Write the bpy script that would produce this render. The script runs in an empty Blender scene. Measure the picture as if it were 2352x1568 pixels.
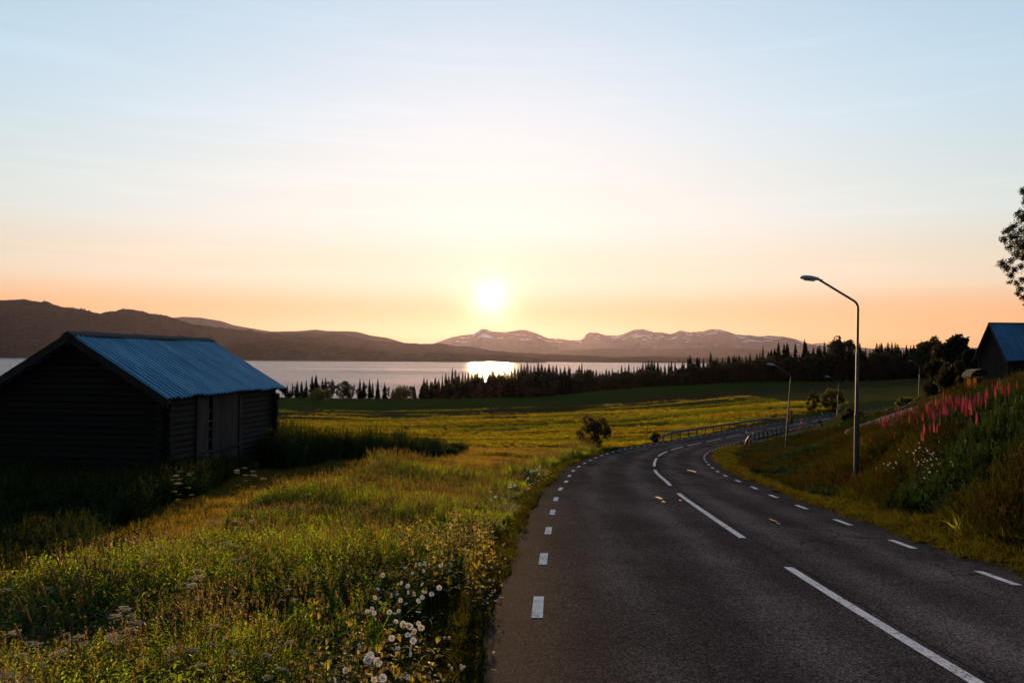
import bpy, math, random
import numpy as np
from mathutils import Matrix, Vector, Euler

random.seed(7)
RNG = np.random.default_rng(7)
SC = bpy.context.scene
COL = SC.collection

# ------------------------------------------------------------------ camera
F = 28.0 / 36.0 * 2352.0            # focal length in 2352-px picture units
PITCH, ROLL = (820 - 784) / F, 0.0078
cam_d = bpy.data.cameras.new('camera')
cam_d.lens, cam_d.sensor_width = 28.0, 36.0
cam_d.clip_start, cam_d.clip_end = 0.1, 90000.0
cam = bpy.data.objects.new('camera', cam_d)
COL.objects.link(cam)
cam.matrix_world = Matrix.Rotation(math.pi / 2 + PITCH, 4, 'X') @ Matrix.Rotation(ROLL, 4, 'Z')
SC.camera = cam

def ray(px, py):
    """direction (Y = 1) through a point of the photograph, in 2352-px units"""
    u, v = (px - 1176) / F, -(py - 784) / F
    c, s = math.cos(ROLL), math.sin(ROLL)
    u, v = c * u - s * v, s * u + c * v
    c, s = math.cos(PITCH), math.sin(PITCH)
    k = c - s * v
    return u / k, 1.0, (s + c * v) / k

def at(px, py, Y):
    r = ray(px, py)
    return Vector((r[0] * Y, Y, r[2] * Y))

# ------------------------------------------------------------------ light
SUN = Vector(ray(1128, 688)).normalized()
SUN_EL = math.asin(SUN.z)
SUN_AZ = math.atan2(SUN.x, SUN.y)
sun_d = bpy.data.lights.new('sun', 'SUN')
sun_d.energy = 5.0
sun_d.angle = math.radians(0.55)
sun_d.color = (1.0, 0.62, 0.26)
sun = bpy.data.objects.new('sun', sun_d)
COL.objects.link(sun)
sun.rotation_euler = SUN.to_track_quat('Z', 'Y').to_euler()

world = bpy.data.worlds.new('World')
SC.world = world
world.use_nodes = True
wt = world.node_tree
wt.nodes.clear()

def nd(t, kind, **kw):
    n = t.nodes.new(kind)
    for k, v in kw.items():
        if k.startswith('i_'):
            n.inputs[k[2:].replace('_', ' ')].default_value = v
        else:
            setattr(n, k, v)
    return n

def link(t, a, b):
    t.links.new(a, b)

def math_node(t, op, a, b=None, clamp=False):
    n = t.nodes.new('ShaderNodeMath')
    n.operation = op
    n.use_clamp = clamp
    for i, v in enumerate((a, b)):
        if v is None:
            continue
        if isinstance(v, (int, float)):
            n.inputs[i].default_value = v
        else:
            t.links.new(v, n.inputs[i])
    return n.outputs[0]

def mixrgb(t, fac, a, b, mode='MIX'):
    n = t.nodes.new('ShaderNodeMix')
    n.data_type = 'RGBA'
    n.blend_type = mode
    for s, v in ((n.inputs[0], fac), (n.inputs[6], a), (n.inputs[7], b)):
        if isinstance(v, (int, float)):
            s.default_value = v
        elif isinstance(v, (tuple, list)):
            s.default_value = tuple(v) + (1,) * (4 - len(v))
        else:
            t.links.new(v, s)
    return n.outputs[2]

SKY_STRENGTH = 0.13
sky = nd(wt, 'ShaderNodeTexSky')
sky.sky_type = 'NISHITA'
sky.sun_disc = False
sky.sun_elevation = SUN_EL
sky.sun_rotation = SUN_AZ
sky.altitude = 300
sky.air_density = 1.0
sky.dust_density = 0.35
sky.ozone_density = 2.0
tc = nd(wt, 'ShaderNodeTexCoord')
nrm = nd(wt, 'ShaderNodeVectorMath', operation='NORMALIZE')
link(wt, tc.outputs['Generated'], nrm.inputs[0])
dot = nd(wt, 'ShaderNodeVectorMath', operation='DOT_PRODUCT')
link(wt, nrm.outputs[0], dot.inputs[0])
dot.inputs[1].default_value = SUN
ang = math_node(wt, 'ARCCOSINE', math_node(wt, 'MINIMUM', dot.outputs['Value'], 0.9999995))
core = math_node(wt, 'EXPONENT', math_node(wt, 'MULTIPLY', math_node(wt, 'POWER', math_node(wt, 'DIVIDE', ang, 0.0195), 1.5), -1.0))
halo = math_node(wt, 'EXPONENT', math_node(wt, 'DIVIDE', ang, -0.06))
# thin high cirrus: stretched bands, faintly brighter than the clear sky
mp = nd(wt, 'ShaderNodeMapping')
mp.inputs['Scale'].default_value = (1.6, 1.6, 34.0)
mp.inputs['Rotation'].default_value = (0.0, 0.045, 0.0)
link(wt, nrm.outputs[0], mp.inputs['Vector'])
cn = nd(wt, 'ShaderNodeTexNoise')
cn.inputs['Scale'].default_value = 1.7
cn.inputs['Detail'].default_value = 7
cn.inputs['Roughness'].default_value = 0.62
cn.inputs['Distortion'].default_value = 0.35
link(wt, mp.outputs[0], cn.inputs['Vector'])
cirrus = nd(wt, 'ShaderNodeMapRange')
cirrus.inputs[1].default_value, cirrus.inputs[2].default_value = 0.52, 0.78
cirrus.inputs[3].default_value, cirrus.inputs[4].default_value = 0.992, 1.05
link(wt, cn.outputs[0], cirrus.inputs[0])
sky_c = sky.outputs[0]
g1 = mixrgb(wt, 1.0, (4.6, 3.8, 2.8), core, 'MULTIPLY')
g2 = mixrgb(wt, 1.0, (1.2, 0.68, 0.32), halo, 'MULTIPLY')
tot = sky_c
# soft shoulder, so that the sky round the sun rolls off towards white instead of clipping;
# the long air path near the horizon takes out blue and green
sep_c = nd(wt, 'ShaderNodeSeparateColor')
link(wt, tot, sep_c.inputs[0])
cmb_c = nd(wt, 'ShaderNodeCombineColor')
for k, g in enumerate((0.80, 0.84, 0.92)):
    e = math_node(wt, 'EXPONENT', math_node(wt, 'MULTIPLY', sep_c.outputs[k], -g))
    link(wt, math_node(wt, 'MULTIPLY', math_node(wt, 'SUBTRACT', 1.0, e), 0.478 / SKY_STRENGTH), cmb_c.inputs[k])
sz = nd(wt, 'ShaderNodeSeparateXYZ')
link(wt, nrm.outputs[0], sz.inputs[0])
air = nd(wt, 'ShaderNodeValToRGB')
el = air.color_ramp.elements
for p, cc_ in ((0.05, (1.0, 0.53, 0.27, 1)), (0.10, (1.0, 0.80, 0.62, 1)), (0.18, (1.0, 0.94, 0.88, 1)), (0.30, (1.01, 0.985, 1.0, 1)), (0.45, (1.0, 0.98, 1.02, 1))):
    el.new(p).color = cc_
air.color_ramp.interpolation = 'EASE'
el[0].position, el[0].color = 0.0, (1.0, 0.40, 0.13, 1)
el[-1].position, el[-1].color = 1.0, (0.92, 0.94, 1.0, 1)
link(wt, sz.outputs[2], air.inputs[0])
tot = mixrgb(wt, 1.0, mixrgb(wt, 1.0, cmb_c.outputs[0], air.outputs[0], 'MULTIPLY'), cirrus.outputs[0], 'MULTIPLY')
# the clear sky dims smoothly away from the sun, down to the dusky side opposite it
away = math_node(wt, 'POWER', math_node(wt, 'MULTIPLY', math_node(wt, 'ADD', dot.outputs['Value'], 1.0), 0.5), 1.0)
tot = mixrgb(wt, 1.0, tot, math_node(wt, 'ADD', 0.30, math_node(wt, 'MULTIPLY', away, 0.72)), 'MULTIPLY')
tot = mixrgb(wt, 1.0, tot, g1, 'ADD')
tot = mixrgb(wt, 1.0, tot, g2, 'ADD')
bg = nd(wt, 'ShaderNodeBackground')
bg.inputs['Strength'].default_value = SKY_STRENGTH
link(wt, tot, bg.inputs['Color'])
wo = nd(wt, 'ShaderNodeOutputWorld')
link(wt, bg.outputs[0], wo.inputs['Surface'])

SC.view_settings.view_transform = 'Standard'
SC.view_settings.look = 'None'
SC.view_settings.gamma = 1.0
SC.view_settings.use_curve_mapping = False
SC.view_settings.exposure = 1.0
SC.render.engine = 'CYCLES'
SC.cycles.use_denoising = True
SC.cycles.max_bounces = 6
SC.cycles.diffuse_bounces = 3
SC.cycles.glossy_bounces = 3
SC.cycles.transmission_bounces = 4
SC.cycles.transparent_max_bounces = 8
SC.cycles.volume_bounces = 0
SC.cycles.sample_clamp_indirect = 6.0

# ------------------------------------------------------------------ helpers
def tag(o, label=None, cat=None, group=None, kind=None):
    for k, v in (('label', label), ('category', cat), ('group', group), ('kind', kind)):
        if v:
            o[k] = v
    return o

def empty(name, loc=(0, 0, 0), rz=0.0):
    o = bpy.data.objects.new(name, None)
    o.empty_display_size = 0.2
    COL.objects.link(o)
    o.location = loc
    o.rotation_euler = (0, 0, rz)
    return o

def link_obj(name, mesh, parent=None, loc=None, rot=None, scale=None):
    o = bpy.data.objects.new(name, mesh)
    COL.objects.link(o)
    if parent is not None:
        o.parent = parent
    if loc is not None:
        o.location = loc
    if rot is not None:
        o.rotation_euler = rot
    if scale is not None:
        o.scale = scale
    return o

def copy_tree(o, parent=None, linkit=True):
    c = o.copy()
    COL.objects.link(c)
    c.parent = parent
    for ch in KIDS.get(o.name, ()):
        copy_tree(ch, c)
    return c

KIDS = {}
def kid(name, mesh, parent, loc=None, rot=None, scale=None):
    o = link_obj(name, mesh, parent, loc, rot, scale)
    KIDS.setdefault(parent.name, []).append(o)
    return o

class MB:
    """collects faces; mesh(name, mats) makes one mesh"""
    def __init__(self):
        self.v, self.f, self.m, self.s = [], [], [], []
    def add(self, verts, faces, mat=0, smooth=False):
        b = len(self.v)
        self.v.extend([tuple(p) for p in verts])
        for q in faces:
            self.f.append(tuple(b + i for i in q))
            self.m.append(mat)
            self.s.append(smooth)
    def box(self, lo, hi, mat=0, mx=None):
        x0, y0, z0 = lo
        x1, y1, z1 = hi
        v = [(x0, y0, z0), (x1, y0, z0), (x1, y1, z0), (x0, y1, z0), (x0, y0, z1), (x1, y0, z1), (x1, y1, z1), (x0, y1, z1)]
        if mx is not None:
            v = [mx @ Vector(p) for p in v]
        self.add(v, [(0, 3, 2, 1), (4, 5, 6, 7), (0, 1, 5, 4), (1, 2, 6, 5), (2, 3, 7, 6), (3, 0, 4, 7)], mat)
    def tube(self, pts, rad, n=8, mat=0, caps=True, smooth=True):
        pts = [Vector(p) for p in pts]
        if not isinstance(rad, (list, tuple)):
            rad = [rad] * len(pts)
        rings = []
        for i, p in enumerate(pts):
            d = (pts[min(i + 1, len(pts) - 1)] - pts[max(i - 1, 0)])
            d = d.normalized() if d.length > 1e-9 else Vector((0, 0, 1))
            a = Vector((1, 0, 0)) if abs(d.x) < 0.8 else Vector((0, 1, 0))
            u = d.cross(a).normalized()
            w = d.cross(u).normalized()
            rings.append([p + (u * math.cos(2 * math.pi * k / n) + w * math.sin(2 * math.pi * k / n)) * rad[i] for k in range(n)])
        v = [q for r in rings for q in r]
        f = []
        for i in range(len(pts) - 1):
            for k in range(n):
                k2 = (k + 1) % n
                f.append((i * n + k, i * n + k2, (i + 1) * n + k2, (i + 1) * n + k))
        self.add(v, f, mat, smooth)
        if caps:
            self.add(rings[0], [tuple(range(n))[::-1]], mat)
            self.add(rings[-1], [tuple(range(n))], mat)
    def mesh(self, name, mats):
        me = bpy.data.meshes.new(name)
        me.from_pydata(self.v, [], self.f)
        if not isinstance(mats, (list, tuple)):
            mats = [mats]
        for m in mats:
            me.materials.append(m)
        me.polygons.foreach_set('material_index', self.m)
        me.polygons.foreach_set('use_smooth', self.s)
        me.update()
        return me

def np_mesh(name, V, Fq, mats, smooth=True, mi=None):
    me = bpy.data.meshes.new(name)
    V = np.asarray(V, dtype=np.float32)
    Fq = np.asarray(Fq, dtype=np.int32)
    k = Fq.shape[1]
    me.vertices.add(len(V))
    me.vertices.foreach_set('co', V.ravel())
    me.loops.add(Fq.size)
    me.loops.foreach_set('vertex_index', Fq.ravel())
    me.polygons.add(len(Fq))
    me.polygons.foreach_set('loop_start', np.arange(0, Fq.size, k, dtype=np.int32))
    if not isinstance(mats, (list, tuple)):
        mats = [mats]
    for m in mats:
        me.materials.append(m)
    if mi is not None:
        me.polygons.foreach_set('material_index', np.asarray(mi, dtype=np.int32))
    me.polygons.foreach_set('use_smooth', np.full(len(Fq), smooth))
    me.update(calc_edges=True)
    return me

def grid_faces(nr, nc):
    i = np.arange(nr - 1)[:, None] * nc + np.arange(nc - 1)[None, :]
    i = i.ravel()
    return np.stack([i, i + 1, i + nc + 1, i + nc], 1)

# ---- value noise (numpy), used for terrain and placement
_perm = np.random.default_rng(3).permutation(512)
_val = np.random.default_rng(4).random(512) * 2 - 1
def vnoise(x, y):
    x, y = np.asarray(x, float), np.asarray(y, float)
    xi, yi = np.floor(x).astype(int), np.floor(y).astype(int)
    fx, fy = x - xi, y - yi
    fx, fy = fx * fx * (3 - 2 * fx), fy * fy * (3 - 2 * fy)
    h = lambda a, b: _val[(_perm[(a & 511)] + b) & 511]
    return (h(xi, yi) * (1 - fx) + h(xi + 1, yi) * fx) * (1 - fy) + (h(xi, yi + 1) * (1 - fx) + h(xi + 1, yi + 1) * fx) * fy
def fbm(x, y, o=4):
    a, s, r = 1.0, 1.0, 0.0
    for k in range(o):
        r = r + a * vnoise(np.asarray(x) * s + 17.3 * k, np.asarray(y) * s - 9.1 * k)
        a *= 0.5
        s *= 2.03
    return r

# ------------------------------------------------------------------ materials
def new_mat(name):
    m = bpy.data.materials.new(name)
    m.use_nodes = True
    t = m.node_tree
    t.nodes.clear()
    out = t.nodes.new('ShaderNodeOutputMaterial')
    return m, t, out

def noise(t, scale, detail=4, rough=0.55, coord=None, mscale=None, dist=0.0, rot=None):
    n = t.nodes.new('ShaderNodeTexNoise')
    n.inputs['Scale'].default_value = scale
    n.inputs['Detail'].default_value = detail
    n.inputs['Roughness'].default_value = rough
    n.inputs['Distortion'].default_value = dist
    if coord is None:
        coord = t.nodes.new('ShaderNodeNewGeometry').outputs['Position']
    if mscale is not None or rot is not None:
        mpn = t.nodes.new('ShaderNodeMapping')
        if mscale is not None:
            mpn.inputs['Scale'].default_value = mscale
        if rot is not None:
            mpn.inputs['Rotation'].default_value = rot
        t.links.new(coord, mpn.inputs['Vector'])
        coord = mpn.outputs[0]
    t.links.new(coord, n.inputs['Vector'])
    return n.outputs[0]

def ramp(t, fac, stops):
    r = t.nodes.new('ShaderNodeValToRGB')
    e = r.color_ramp.elements
    while len(e) < len(stops):
        e.new(0.5)
    for q, (p, c) in zip(e, stops):
        q.position = p
        q.color = tuple(c) + (1,) * (4 - len(c)) if isinstance(c, (tuple, list)) else (c, c, c, 1)
    t.links.new(fac, r.inputs[0])
    return r.outputs[0]

def pbsdf(t, out, col, rough=0.7, metal=0.0, spec=0.5, normal=None):
    if spec <= 0.1:                                   # fully matt surfaces
        b = t.nodes.new('ShaderNodeBsdfDiffuse')
        b.inputs['Roughness'].default_value = 0.6
        if isinstance(col, (tuple, list)):
            b.inputs['Color'].default_value = tuple(col) + (1,)
        else:
            t.links.new(col, b.inputs['Color'])
        if normal is not None:
            t.links.new(normal, b.inputs['Normal'])
        t.links.new(b.outputs[0], out.inputs['Surface'])
        return b
    b = t.nodes.new('ShaderNodeBsdfPrincipled')
    for s, v in ((b.inputs['Base Color'], col), (b.inputs['Roughness'], rough), (b.inputs['Metallic'], metal), (b.inputs['Specular IOR Level'], spec)):
        if isinstance(v, (tuple, list)):
            s.default_value = tuple(v) + (1,)
        elif isinstance(v, (int, float)):
            s.default_value = v
        else:
            t.links.new(v, s)
    if normal is not None:
        t.links.new(normal, b.inputs['Normal'])
    t.links.new(b.outputs[0], out.inputs['Surface'])
    return b

def bump(t, h, strength=0.5, dist=0.02):
    b = t.nodes.new('ShaderNodeBump')
    b.inputs['Strength'].default_value = strength
    b.inputs['Distance'].default_value = dist
    t.links.new(h, b.inputs['Height'])
    return b.outputs[0]

def simple_mat(name, col, rough=0.6, metal=0.0, var=0.25, scale=20.0, spec=0.4, bumps=0.0):
    m, t, out = new_mat(name)
    oc = t.nodes.new('ShaderNodeTexCoord').outputs['Object']
    n = noise(t, scale, 5, 0.6, oc)
    c = ramp(t, n, [(0.25, tuple(v * (1 - var) for v in col)), (0.75, tuple(min(1, v * (1 + var)) for v in col))])
    pbsdf(t, out, c, rough, metal, spec, bump(t, n, bumps, 0.01) if bumps else None)
    return m

def leaf_mat(name, col, trans=None, tw=0.5, var=0.35, hue=0.03, gloss=0.06):
    """two-sided leaf: part reflects, part lets the low sun through; every plant a little different"""
    m, t, out = new_mat(name)
    trans = trans or tuple(v * 1.6 for v in col)
    rnd = t.nodes.new('ShaderNodeObjectInfo').outputs['Random']
    geo = t.nodes.new('ShaderNodeNewGeometry')
    n = noise(t, 1.3, 3, 0.6, geo.outputs['Position'])
    k = math_node(t, 'ADD', math_node(t, 'MULTIPLY', rnd, 0.6), math_node(t, 'MULTIPLY', n, 0.4))
    hs = t.nodes.new('ShaderNodeHueSaturation')
    hs.inputs['Color'].default_value = tuple(col) + (1,)
    t.links.new(math_node(t, 'ADD', math_node(t, 'MULTIPLY', rnd, 2 * hue), 0.5 - hue), hs.inputs['Hue'])
    t.links.new(math_node(t, 'ADD', math_node(t, 'MULTIPLY', k, 2 * var), 1 - var), hs.inputs['Value'])
    ht = t.nodes.new('ShaderNodeHueSaturation')
    ht.inputs['Color'].default_value = tuple(trans) + (1,)
    t.links.new(math_node(t, 'ADD', math_node(t, 'MULTIPLY', rnd, 2 * hue), 0.5 - hue), ht.inputs['Hue'])
    t.links.new(math_node(t, 'ADD', math_node(t, 'MULTIPLY', k, 2 * var), 1 - var), ht.inputs['Value'])
    d = t.nodes.new('ShaderNodeBsdfDiffuse')
    t.links.new(hs.outputs[0], d.inputs['Color'])
    tr = t.nodes.new('ShaderNodeBsdfTranslucent')
    t.links.new(ht.outputs[0], tr.inputs['Color'])
    mx = t.nodes.new('ShaderNodeMixShader')
    mx.inputs[0].default_value = tw
    t.links.new(d.outputs[0], mx.inputs[1])
    t.links.new(tr.outputs[0], mx.inputs[2])
    last = mx.outputs[0]
    if gloss:
        g = t.nodes.new('ShaderNodeBsdfGlossy')
        g.inputs['Roughness'].default_value = 0.45
        m2 = t.nodes.new('ShaderNodeMixShader')
        m2.inputs[0].default_value = gloss
        t.links.new(last, m2.inputs[1])
        t.links.new(g.outputs[0], m2.inputs[2])
        last = m2.outputs[0]
    t.links.new(last, out.inputs['Surface'])
    return m

def wood_mat(name, c0, c1, axis=0, rough=0.85, scale=1.0):
    m, t, out = new_mat(name)
    oc = t.nodes.new('ShaderNodeTexCoord').outputs['Object']
    rnd = t.nodes.new('ShaderNodeObjectInfo').outputs['Random']
    add = t.nodes.new('ShaderNodeVectorMath')
    t.links.new(oc, add.inputs[0])
    cmb = t.nodes.new('ShaderNodeCombineXYZ')
    t.links.new(math_node(t, 'MULTIPLY', rnd, 37.0), cmb.inputs[1])
    t.links.new(math_node(t, 'MULTIPLY', rnd, 19.0), cmb.inputs[0])
    t.links.new(cmb.outputs[0], add.inputs[1])
    s = [28.0 * scale] * 3
    s[axis] = 1.1 * scale
    n = noise(t, 1.0, 6, 0.65, add.outputs[0], mscale=tuple(s), dist=0.4)
    n2 = noise(t, 1.5, 3, 0.5, add.outputs[0])
    c = ramp(t, n, [(0.3, c0), (0.72, c1)])
    c = mixrgb(t, 1.0, c, ramp(t, n2, [(0.25, (0.55, 0.55, 0.55)), (0.8, (1.25, 1.2, 1.15))]), 'MULTIPLY')
    v = math_node(t, 'ADD', math_node(t, 'MULTIPLY', rnd, 0.7), 0.6)
    c = mixrgb(t, 1.0, c, v, 'MULTIPLY')
    pbsdf(t, out, c, rough, 0, 0.25, bump(t, n, 0.7, 0.012))
    return m

# ------------------------------------------------------------------ road line
# centre line of the carriageway: X, Y, Z (metres, eye at the origin)
CTRL = [(2.6, -45, 1.5), (3.0, -20, -0.35), (3.35, -5, -1.57), (3.6, 6.0, -2.47), (3.9, 11.6, -2.93), (4.1, 14.5, -3.17),
        (4.75, 22.6, -3.83), (5.3, 27.0, -4.19), (6.2, 34.5, -4.81), (8.6, 47.0, -5.83), (11.4, 58.0, -6.73),
        (14.9, 68.9, -7.6), (19.0, 79.6, -8.38), (23.5, 89.7, -8.98), (28.45, 99.5, -9.43), (34.05, 109.5, -9.84),
        (40.0, 119.0, -10.1), (46.45, 128.0, -10.27), (53.3, 136.5, -10.25), (69.5, 154.0, -10.05), (88.0, 171.0, -9.6), (112, 187, -8.8), (140, 200, -8.0), (190, 214, -7.0), (260, 222, -6.0)]
def catmull(P, step=0.5):
    P = np.array(P, float)
    P = np.vstack([2 * P[0] - P[1], P, 2 * P[-1] - P[-2]])
    out = []
    for i in range(1, len(P) - 2):
        p0, p1, p2, p3 = P[i - 1], P[i], P[i + 1], P[i + 2]
        n = max(2, int(np.linalg.norm(p2 - p1) / 0.25))
        t = np.linspace(0, 1, n, endpoint=False)[:, None]
        out.append(0.5 * (2 * p1 + (p2 - p0) * t + (2 * p0 - 5 * p1 + 4 * p2 - p3) * t ** 2 + (3 * p1 - p0 - 3 * p2 + p3) * t ** 3))
    Q = np.vstack(out + [P[-2:-1]])
    for _ in range(60):
        Q[1:-1] = (Q[:-2] + 2 * Q[1:-1] + Q[2:]) / 4
    s = np.concatenate([[0], np.cumsum(np.linalg.norm(np.diff(Q, axis=0), axis=1))])
    ss = np.arange(0, s[-1], step)
    return np.stack([np.interp(ss, s, Q[:, k]) for k in range(3)], 1), ss
RC, RS = catmull(CTRL)
RT = np.gradient(RC, axis=0)
RT = RT / np.linalg.norm(RT[:, :2], axis=1)[:, None]
RN = np.stack([RT[:, 1], -RT[:, 0]], 1)           # to the right of travel
S0 = float(np.interp(0.0, RC[:, 1], RS))          # arc length beside the camera
L_LANE, R_LANE, SHOULDER = 3.42, 2.72, 0.48
def road_pt(s, d, dz=0.0):
    """point at arc length s from the camera, d metres right of the centre line"""
    s = np.asarray(s, float) + S0
    x = np.interp(s, RS, RC[:, 0]) + np.interp(s, RS, RN[:, 0]) * d
    y = np.interp(s, RS, RC[:, 1]) + np.interp(s, RS, RN[:, 1]) * d
    z = np.interp(s, RS, RC[:, 2]) + dz - 0.018 * np.abs(np.asarray(d, float))
    return np.stack(np.broadcast_arrays(x, y, z), -1)
def road_near(x, y):
    """signed offset from the centre line and road height, for arrays of points"""
    x, y = np.asarray(x, float).ravel(), np.asarray(y, float).ravel()
    C = RC[::2]
    N, T = RN[::2], RT[::2]
    D, Z, A = np.empty(len(x)), np.empty(len(x)), np.empty(len(x))
    for a in range(0, len(x), 20000):
        dx = x[a:a + 20000, None] - C[None, :, 0]
        dy = y[a:a + 20000, None] - C[None, :, 1]
        k = np.argmin(dx * dx + dy * dy, 1)
        r = np.arange(len(k))
        lat = dx[r, k] * N[k, 0] + dy[r, k] * N[k, 1]
        lon = dx[r, k] * T[k, 0] + dy[r, k] * T[k, 1]
        dist = np.hypot(dx[r, k], dy[r, k])
        D[a:a + 20000] = np.sign(lat) * np.maximum(np.abs(lat), np.where(np.abs(lon) > 2, dist, 0))
        Z[a:a + 20000] = C[k, 2] + np.clip(lon, -1, 1) * T[k, 2]
        A[a:a + 20000] = RS[::2][k] - S0
    return D, Z, A

# ------------------------------------------------------------------ terrain
TP = [(-3, 4, -2.62), (-5.5, 9, -3.1), (-8.8, 9, -4.0), (-13, 9, -4.25), (-22, 9, -4.3), (-5.5, 18, -3.85), (-9, 18, -4.2), (-14, 18, -4.2),
      (-10.5, 25, -4.2), (-16, 25, -4.25), (-26, 25, -4.3), (-9.0, 34, -4.75), (-15, 37, -4.9), (-5, 33, -4.95), (-5, 45, -5.95), (-12, 48, -6.1),
      (-20, 48, -6.2), (0, 60, -7.1), (-20, 60, -7.3), (-20, 100, -10.5), (0, 100, -10.4), (-20, 170, -16), (0, 170, -15.6), (-70, 170, -15.6),
      (-60, 250, -19.3), (0, 250, -19), (-100, 350, -21.6), (0, 350, -21.2), (-150, 440, -22.6), (0, 440, -21.6), (-150, 540, -29.5), (0, 540, -29.5),
      (6.5, 66, -7.3), (20, 100, -9.9), (32, 180, -13.5), (53, 300, -16.2), (72.6, 410, -15.1), (50, 175, -11.7), (77, 270, -12.7), (109, 380, -11.9),
      (44, 140, -10.4), (103.6, 230, -9.9), (153, 340, -8.3), (218, 340, -6.4), (150, 520, -19), (250, 560, -18), (120, 620, -30), (300, 750, -30),
      (6.2, 8, -2.95), (7.3, 11.4, -2.75), (9.3, 14.5, -2.2), (11.2, 17.5, -1.7), (14.1, 22, -1.15), (22, 34, -1.5), (7.85, 14, -2.95), (9.5, 17, -2.6), (11.75, 21, -2.0), (15.1, 27, -1.75), (9.1, 19, -3.3), (11.7, 24.5, -3.15), (13.85, 29, -3.15), (17.2, 36, -3.35), (9.5, 23, -4.15),
      (12.3, 28.5, -4.7), (19.1, 40, -3.5), (18.5, 33, -1.9), (22.5, 47, -4.2), (20, 48, -4.85), (15.2, 37, -4.9), (18.4, 50, -6.2), (24.8, 70, -8.0), (20, 58, -7.0), (26, 62, -6.6),
      (25.9, 46, -2.95), (22, 42, -3.0), (12.9, 27, -4.2), (32, 75, -6.2), (31, 52, -3.0), (26, 54, -4.75), (36, 60, -2.3), (46, 60, -2.0), (60, 60, -1.4), (38.8, 72, -3.0), (58, 110, -6.6), (52, 90, -5.0), (80, 155, -8.8), (40, 100, -9.3),
      (27, 14, 0.3), (42, 25, 1.0), (18, 28, -1.1), (60, 0, 5), (20, 0, 1.0), (10, 0, -1.6), (-10, 0, -2.9), (-25, 0, -3.2), (-20, -30, -1), (20, -30, 3),
      (-90, 60, -6), (-90, 0, -1), (-200, 100, -9), (-200, 250, -18), (-220, 400, -24), (-250, 540, -30), (140, 130, -3), (250, 150, 3), (300, 300, 2), (400, 500, -6),
      (-600, 0, 6), (-600, 350, -20), (-600, 480, -30), (700, 0, 40), (700, 500, 12), (700, 900, -10), (-300, 700, -33), (0, 700, -33), (-900, 700, -33), (0, -200, 16), (-600, -200, 20), (700, -200, 50), (500, 950, -30), (1500, 500, 40), (1500, 1200, 0), (-1500, 200, 0), (-1500, 600, -33), (-1500, 900, -33), (100, 950, -34), (-900, 950, -34)]
TP = np.array(TP, float)
def _phi(r2):
    return np.sqrt(r2 + 6.0)
_d2 = ((TP[:, None, :2] - TP[None, :, :2]) ** 2).sum(-1)
_n = len(TP)
_A = np.zeros((_n + 3, _n + 3))
_A[:_n, :_n] = _phi(_d2) + np.eye(_n) * -0.15
_A[:_n, _n] = 1
_A[:_n, _n + 1:] = TP[:, :2]
_A[_n:, :_n] = _A[:_n, _n:].T
_W = np.linalg.solve(_A, np.concatenate([TP[:, 2], [0, 0, 0]]))
def rbf(x, y):
    out = np.empty(len(x))
    for a in range(0, len(x), 20000):
        r2 = (x[a:a + 20000, None] - TP[None, :, 0]) ** 2 + (y[a:a + 20000, None] - TP[None, :, 1]) ** 2
        out[a:a + 20000] = _phi(r2) @ _W[:_n] + _W[_n] + _W[_n + 1] * x[a:a + 20000] + _W[_n + 2] * y[a:a + 20000]
    return out
def sstep(a, b, x):
    t = np.clip((x - a) / (b - a), 0, 1)
    return t * t * (3 - 2 * t)
def ground_z(x, y, full=False):
    x, y = np.asarray(x, float).ravel(), np.asarray(y, float).ravel()
    z = rbf(x, y)
    R = np.hypot(x, y)
    # long swells of the hay field, small unevenness close by
    fld = sstep(55, 110, y) * (1 - sstep(420, 480, y))
    z = z + fld * (1.0 * vnoise(x / 60.0 + 3, y / 24.0) + 0.30 * vnoise(x / 21.0, y / 11.0 + 5))
    z = z + sstep(3, 12, R) * 0.10 * fbm(x / 4.0, y / 4.0, 3) * (1 - 0.5 * fld)
    z = z + 0.03 * fbm(x / 0.9, y / 0.9, 2) * (1 - sstep(30, 60, R))
    d, rz, arc = road_near(x, y)
    over = np.where(d < 0, -d - (L_LANE + SHOULDER), d - (R_LANE + SHOULDER))
    bed = rz - 0.10 - 0.10 * np.clip(over, 0, 3)
    w = sstep(0.0, 4.5, over)
    z = np.where(over < 0, bed, bed * (1 - w) + z * w)
    return (z, d, over, arc) if full else z
def gz1(x, y):
    return float(ground_z([x], [y])[0])
def hit(px, py, y0=3.0, y1=700.0):
    """where the view ray through a pixel meets the ground"""
    r = ray(px, py)
    Y = np.geomspace(y0, y1, 420)
    z = ground_z(r[0] * Y, Y)
    below = np.nonzero(r[2] * Y <= z)[0]
    k = below[0] if len(below) else len(Y) - 1
    a, b = Y[max(k - 1, 0)], Y[k]
    Y = np.linspace(a, b, 24)
    z = ground_z(r[0] * Y, Y)
    below = np.nonzero(r[2] * Y <= z)[0]
    k = below[0] if len(below) else 23
    return Vector((r[0] * Y[k], Y[k], z[k]))
def base_for_top(px, py, h, y0=3.0, y1=700.0):
    """ground point whose top, h metres up, shows at this pixel"""
    r = ray(px, py)
    Y = np.geomspace(y0, y1, 500)
    z = ground_z(r[0] * Y, Y) + h
    below = np.nonzero(r[2] * Y <= z)[0]
    k = below[0] if len(below) else len(Y) - 1
    if k:
        Y2 = np.linspace(Y[k - 1], Y[k], 16)
        z2 = ground_z(r[0] * Y2, Y2) + h
        b2 = np.nonzero(r[2] * Y2 <= z2)[0]
        k2 = b2[0] if len(b2) else 15
        return Vector((r[0] * Y2[k2], Y2[k2], z2[k2] - h))
    return Vector((r[0] * Y[k], Y[k], z[k] - h))

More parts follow.
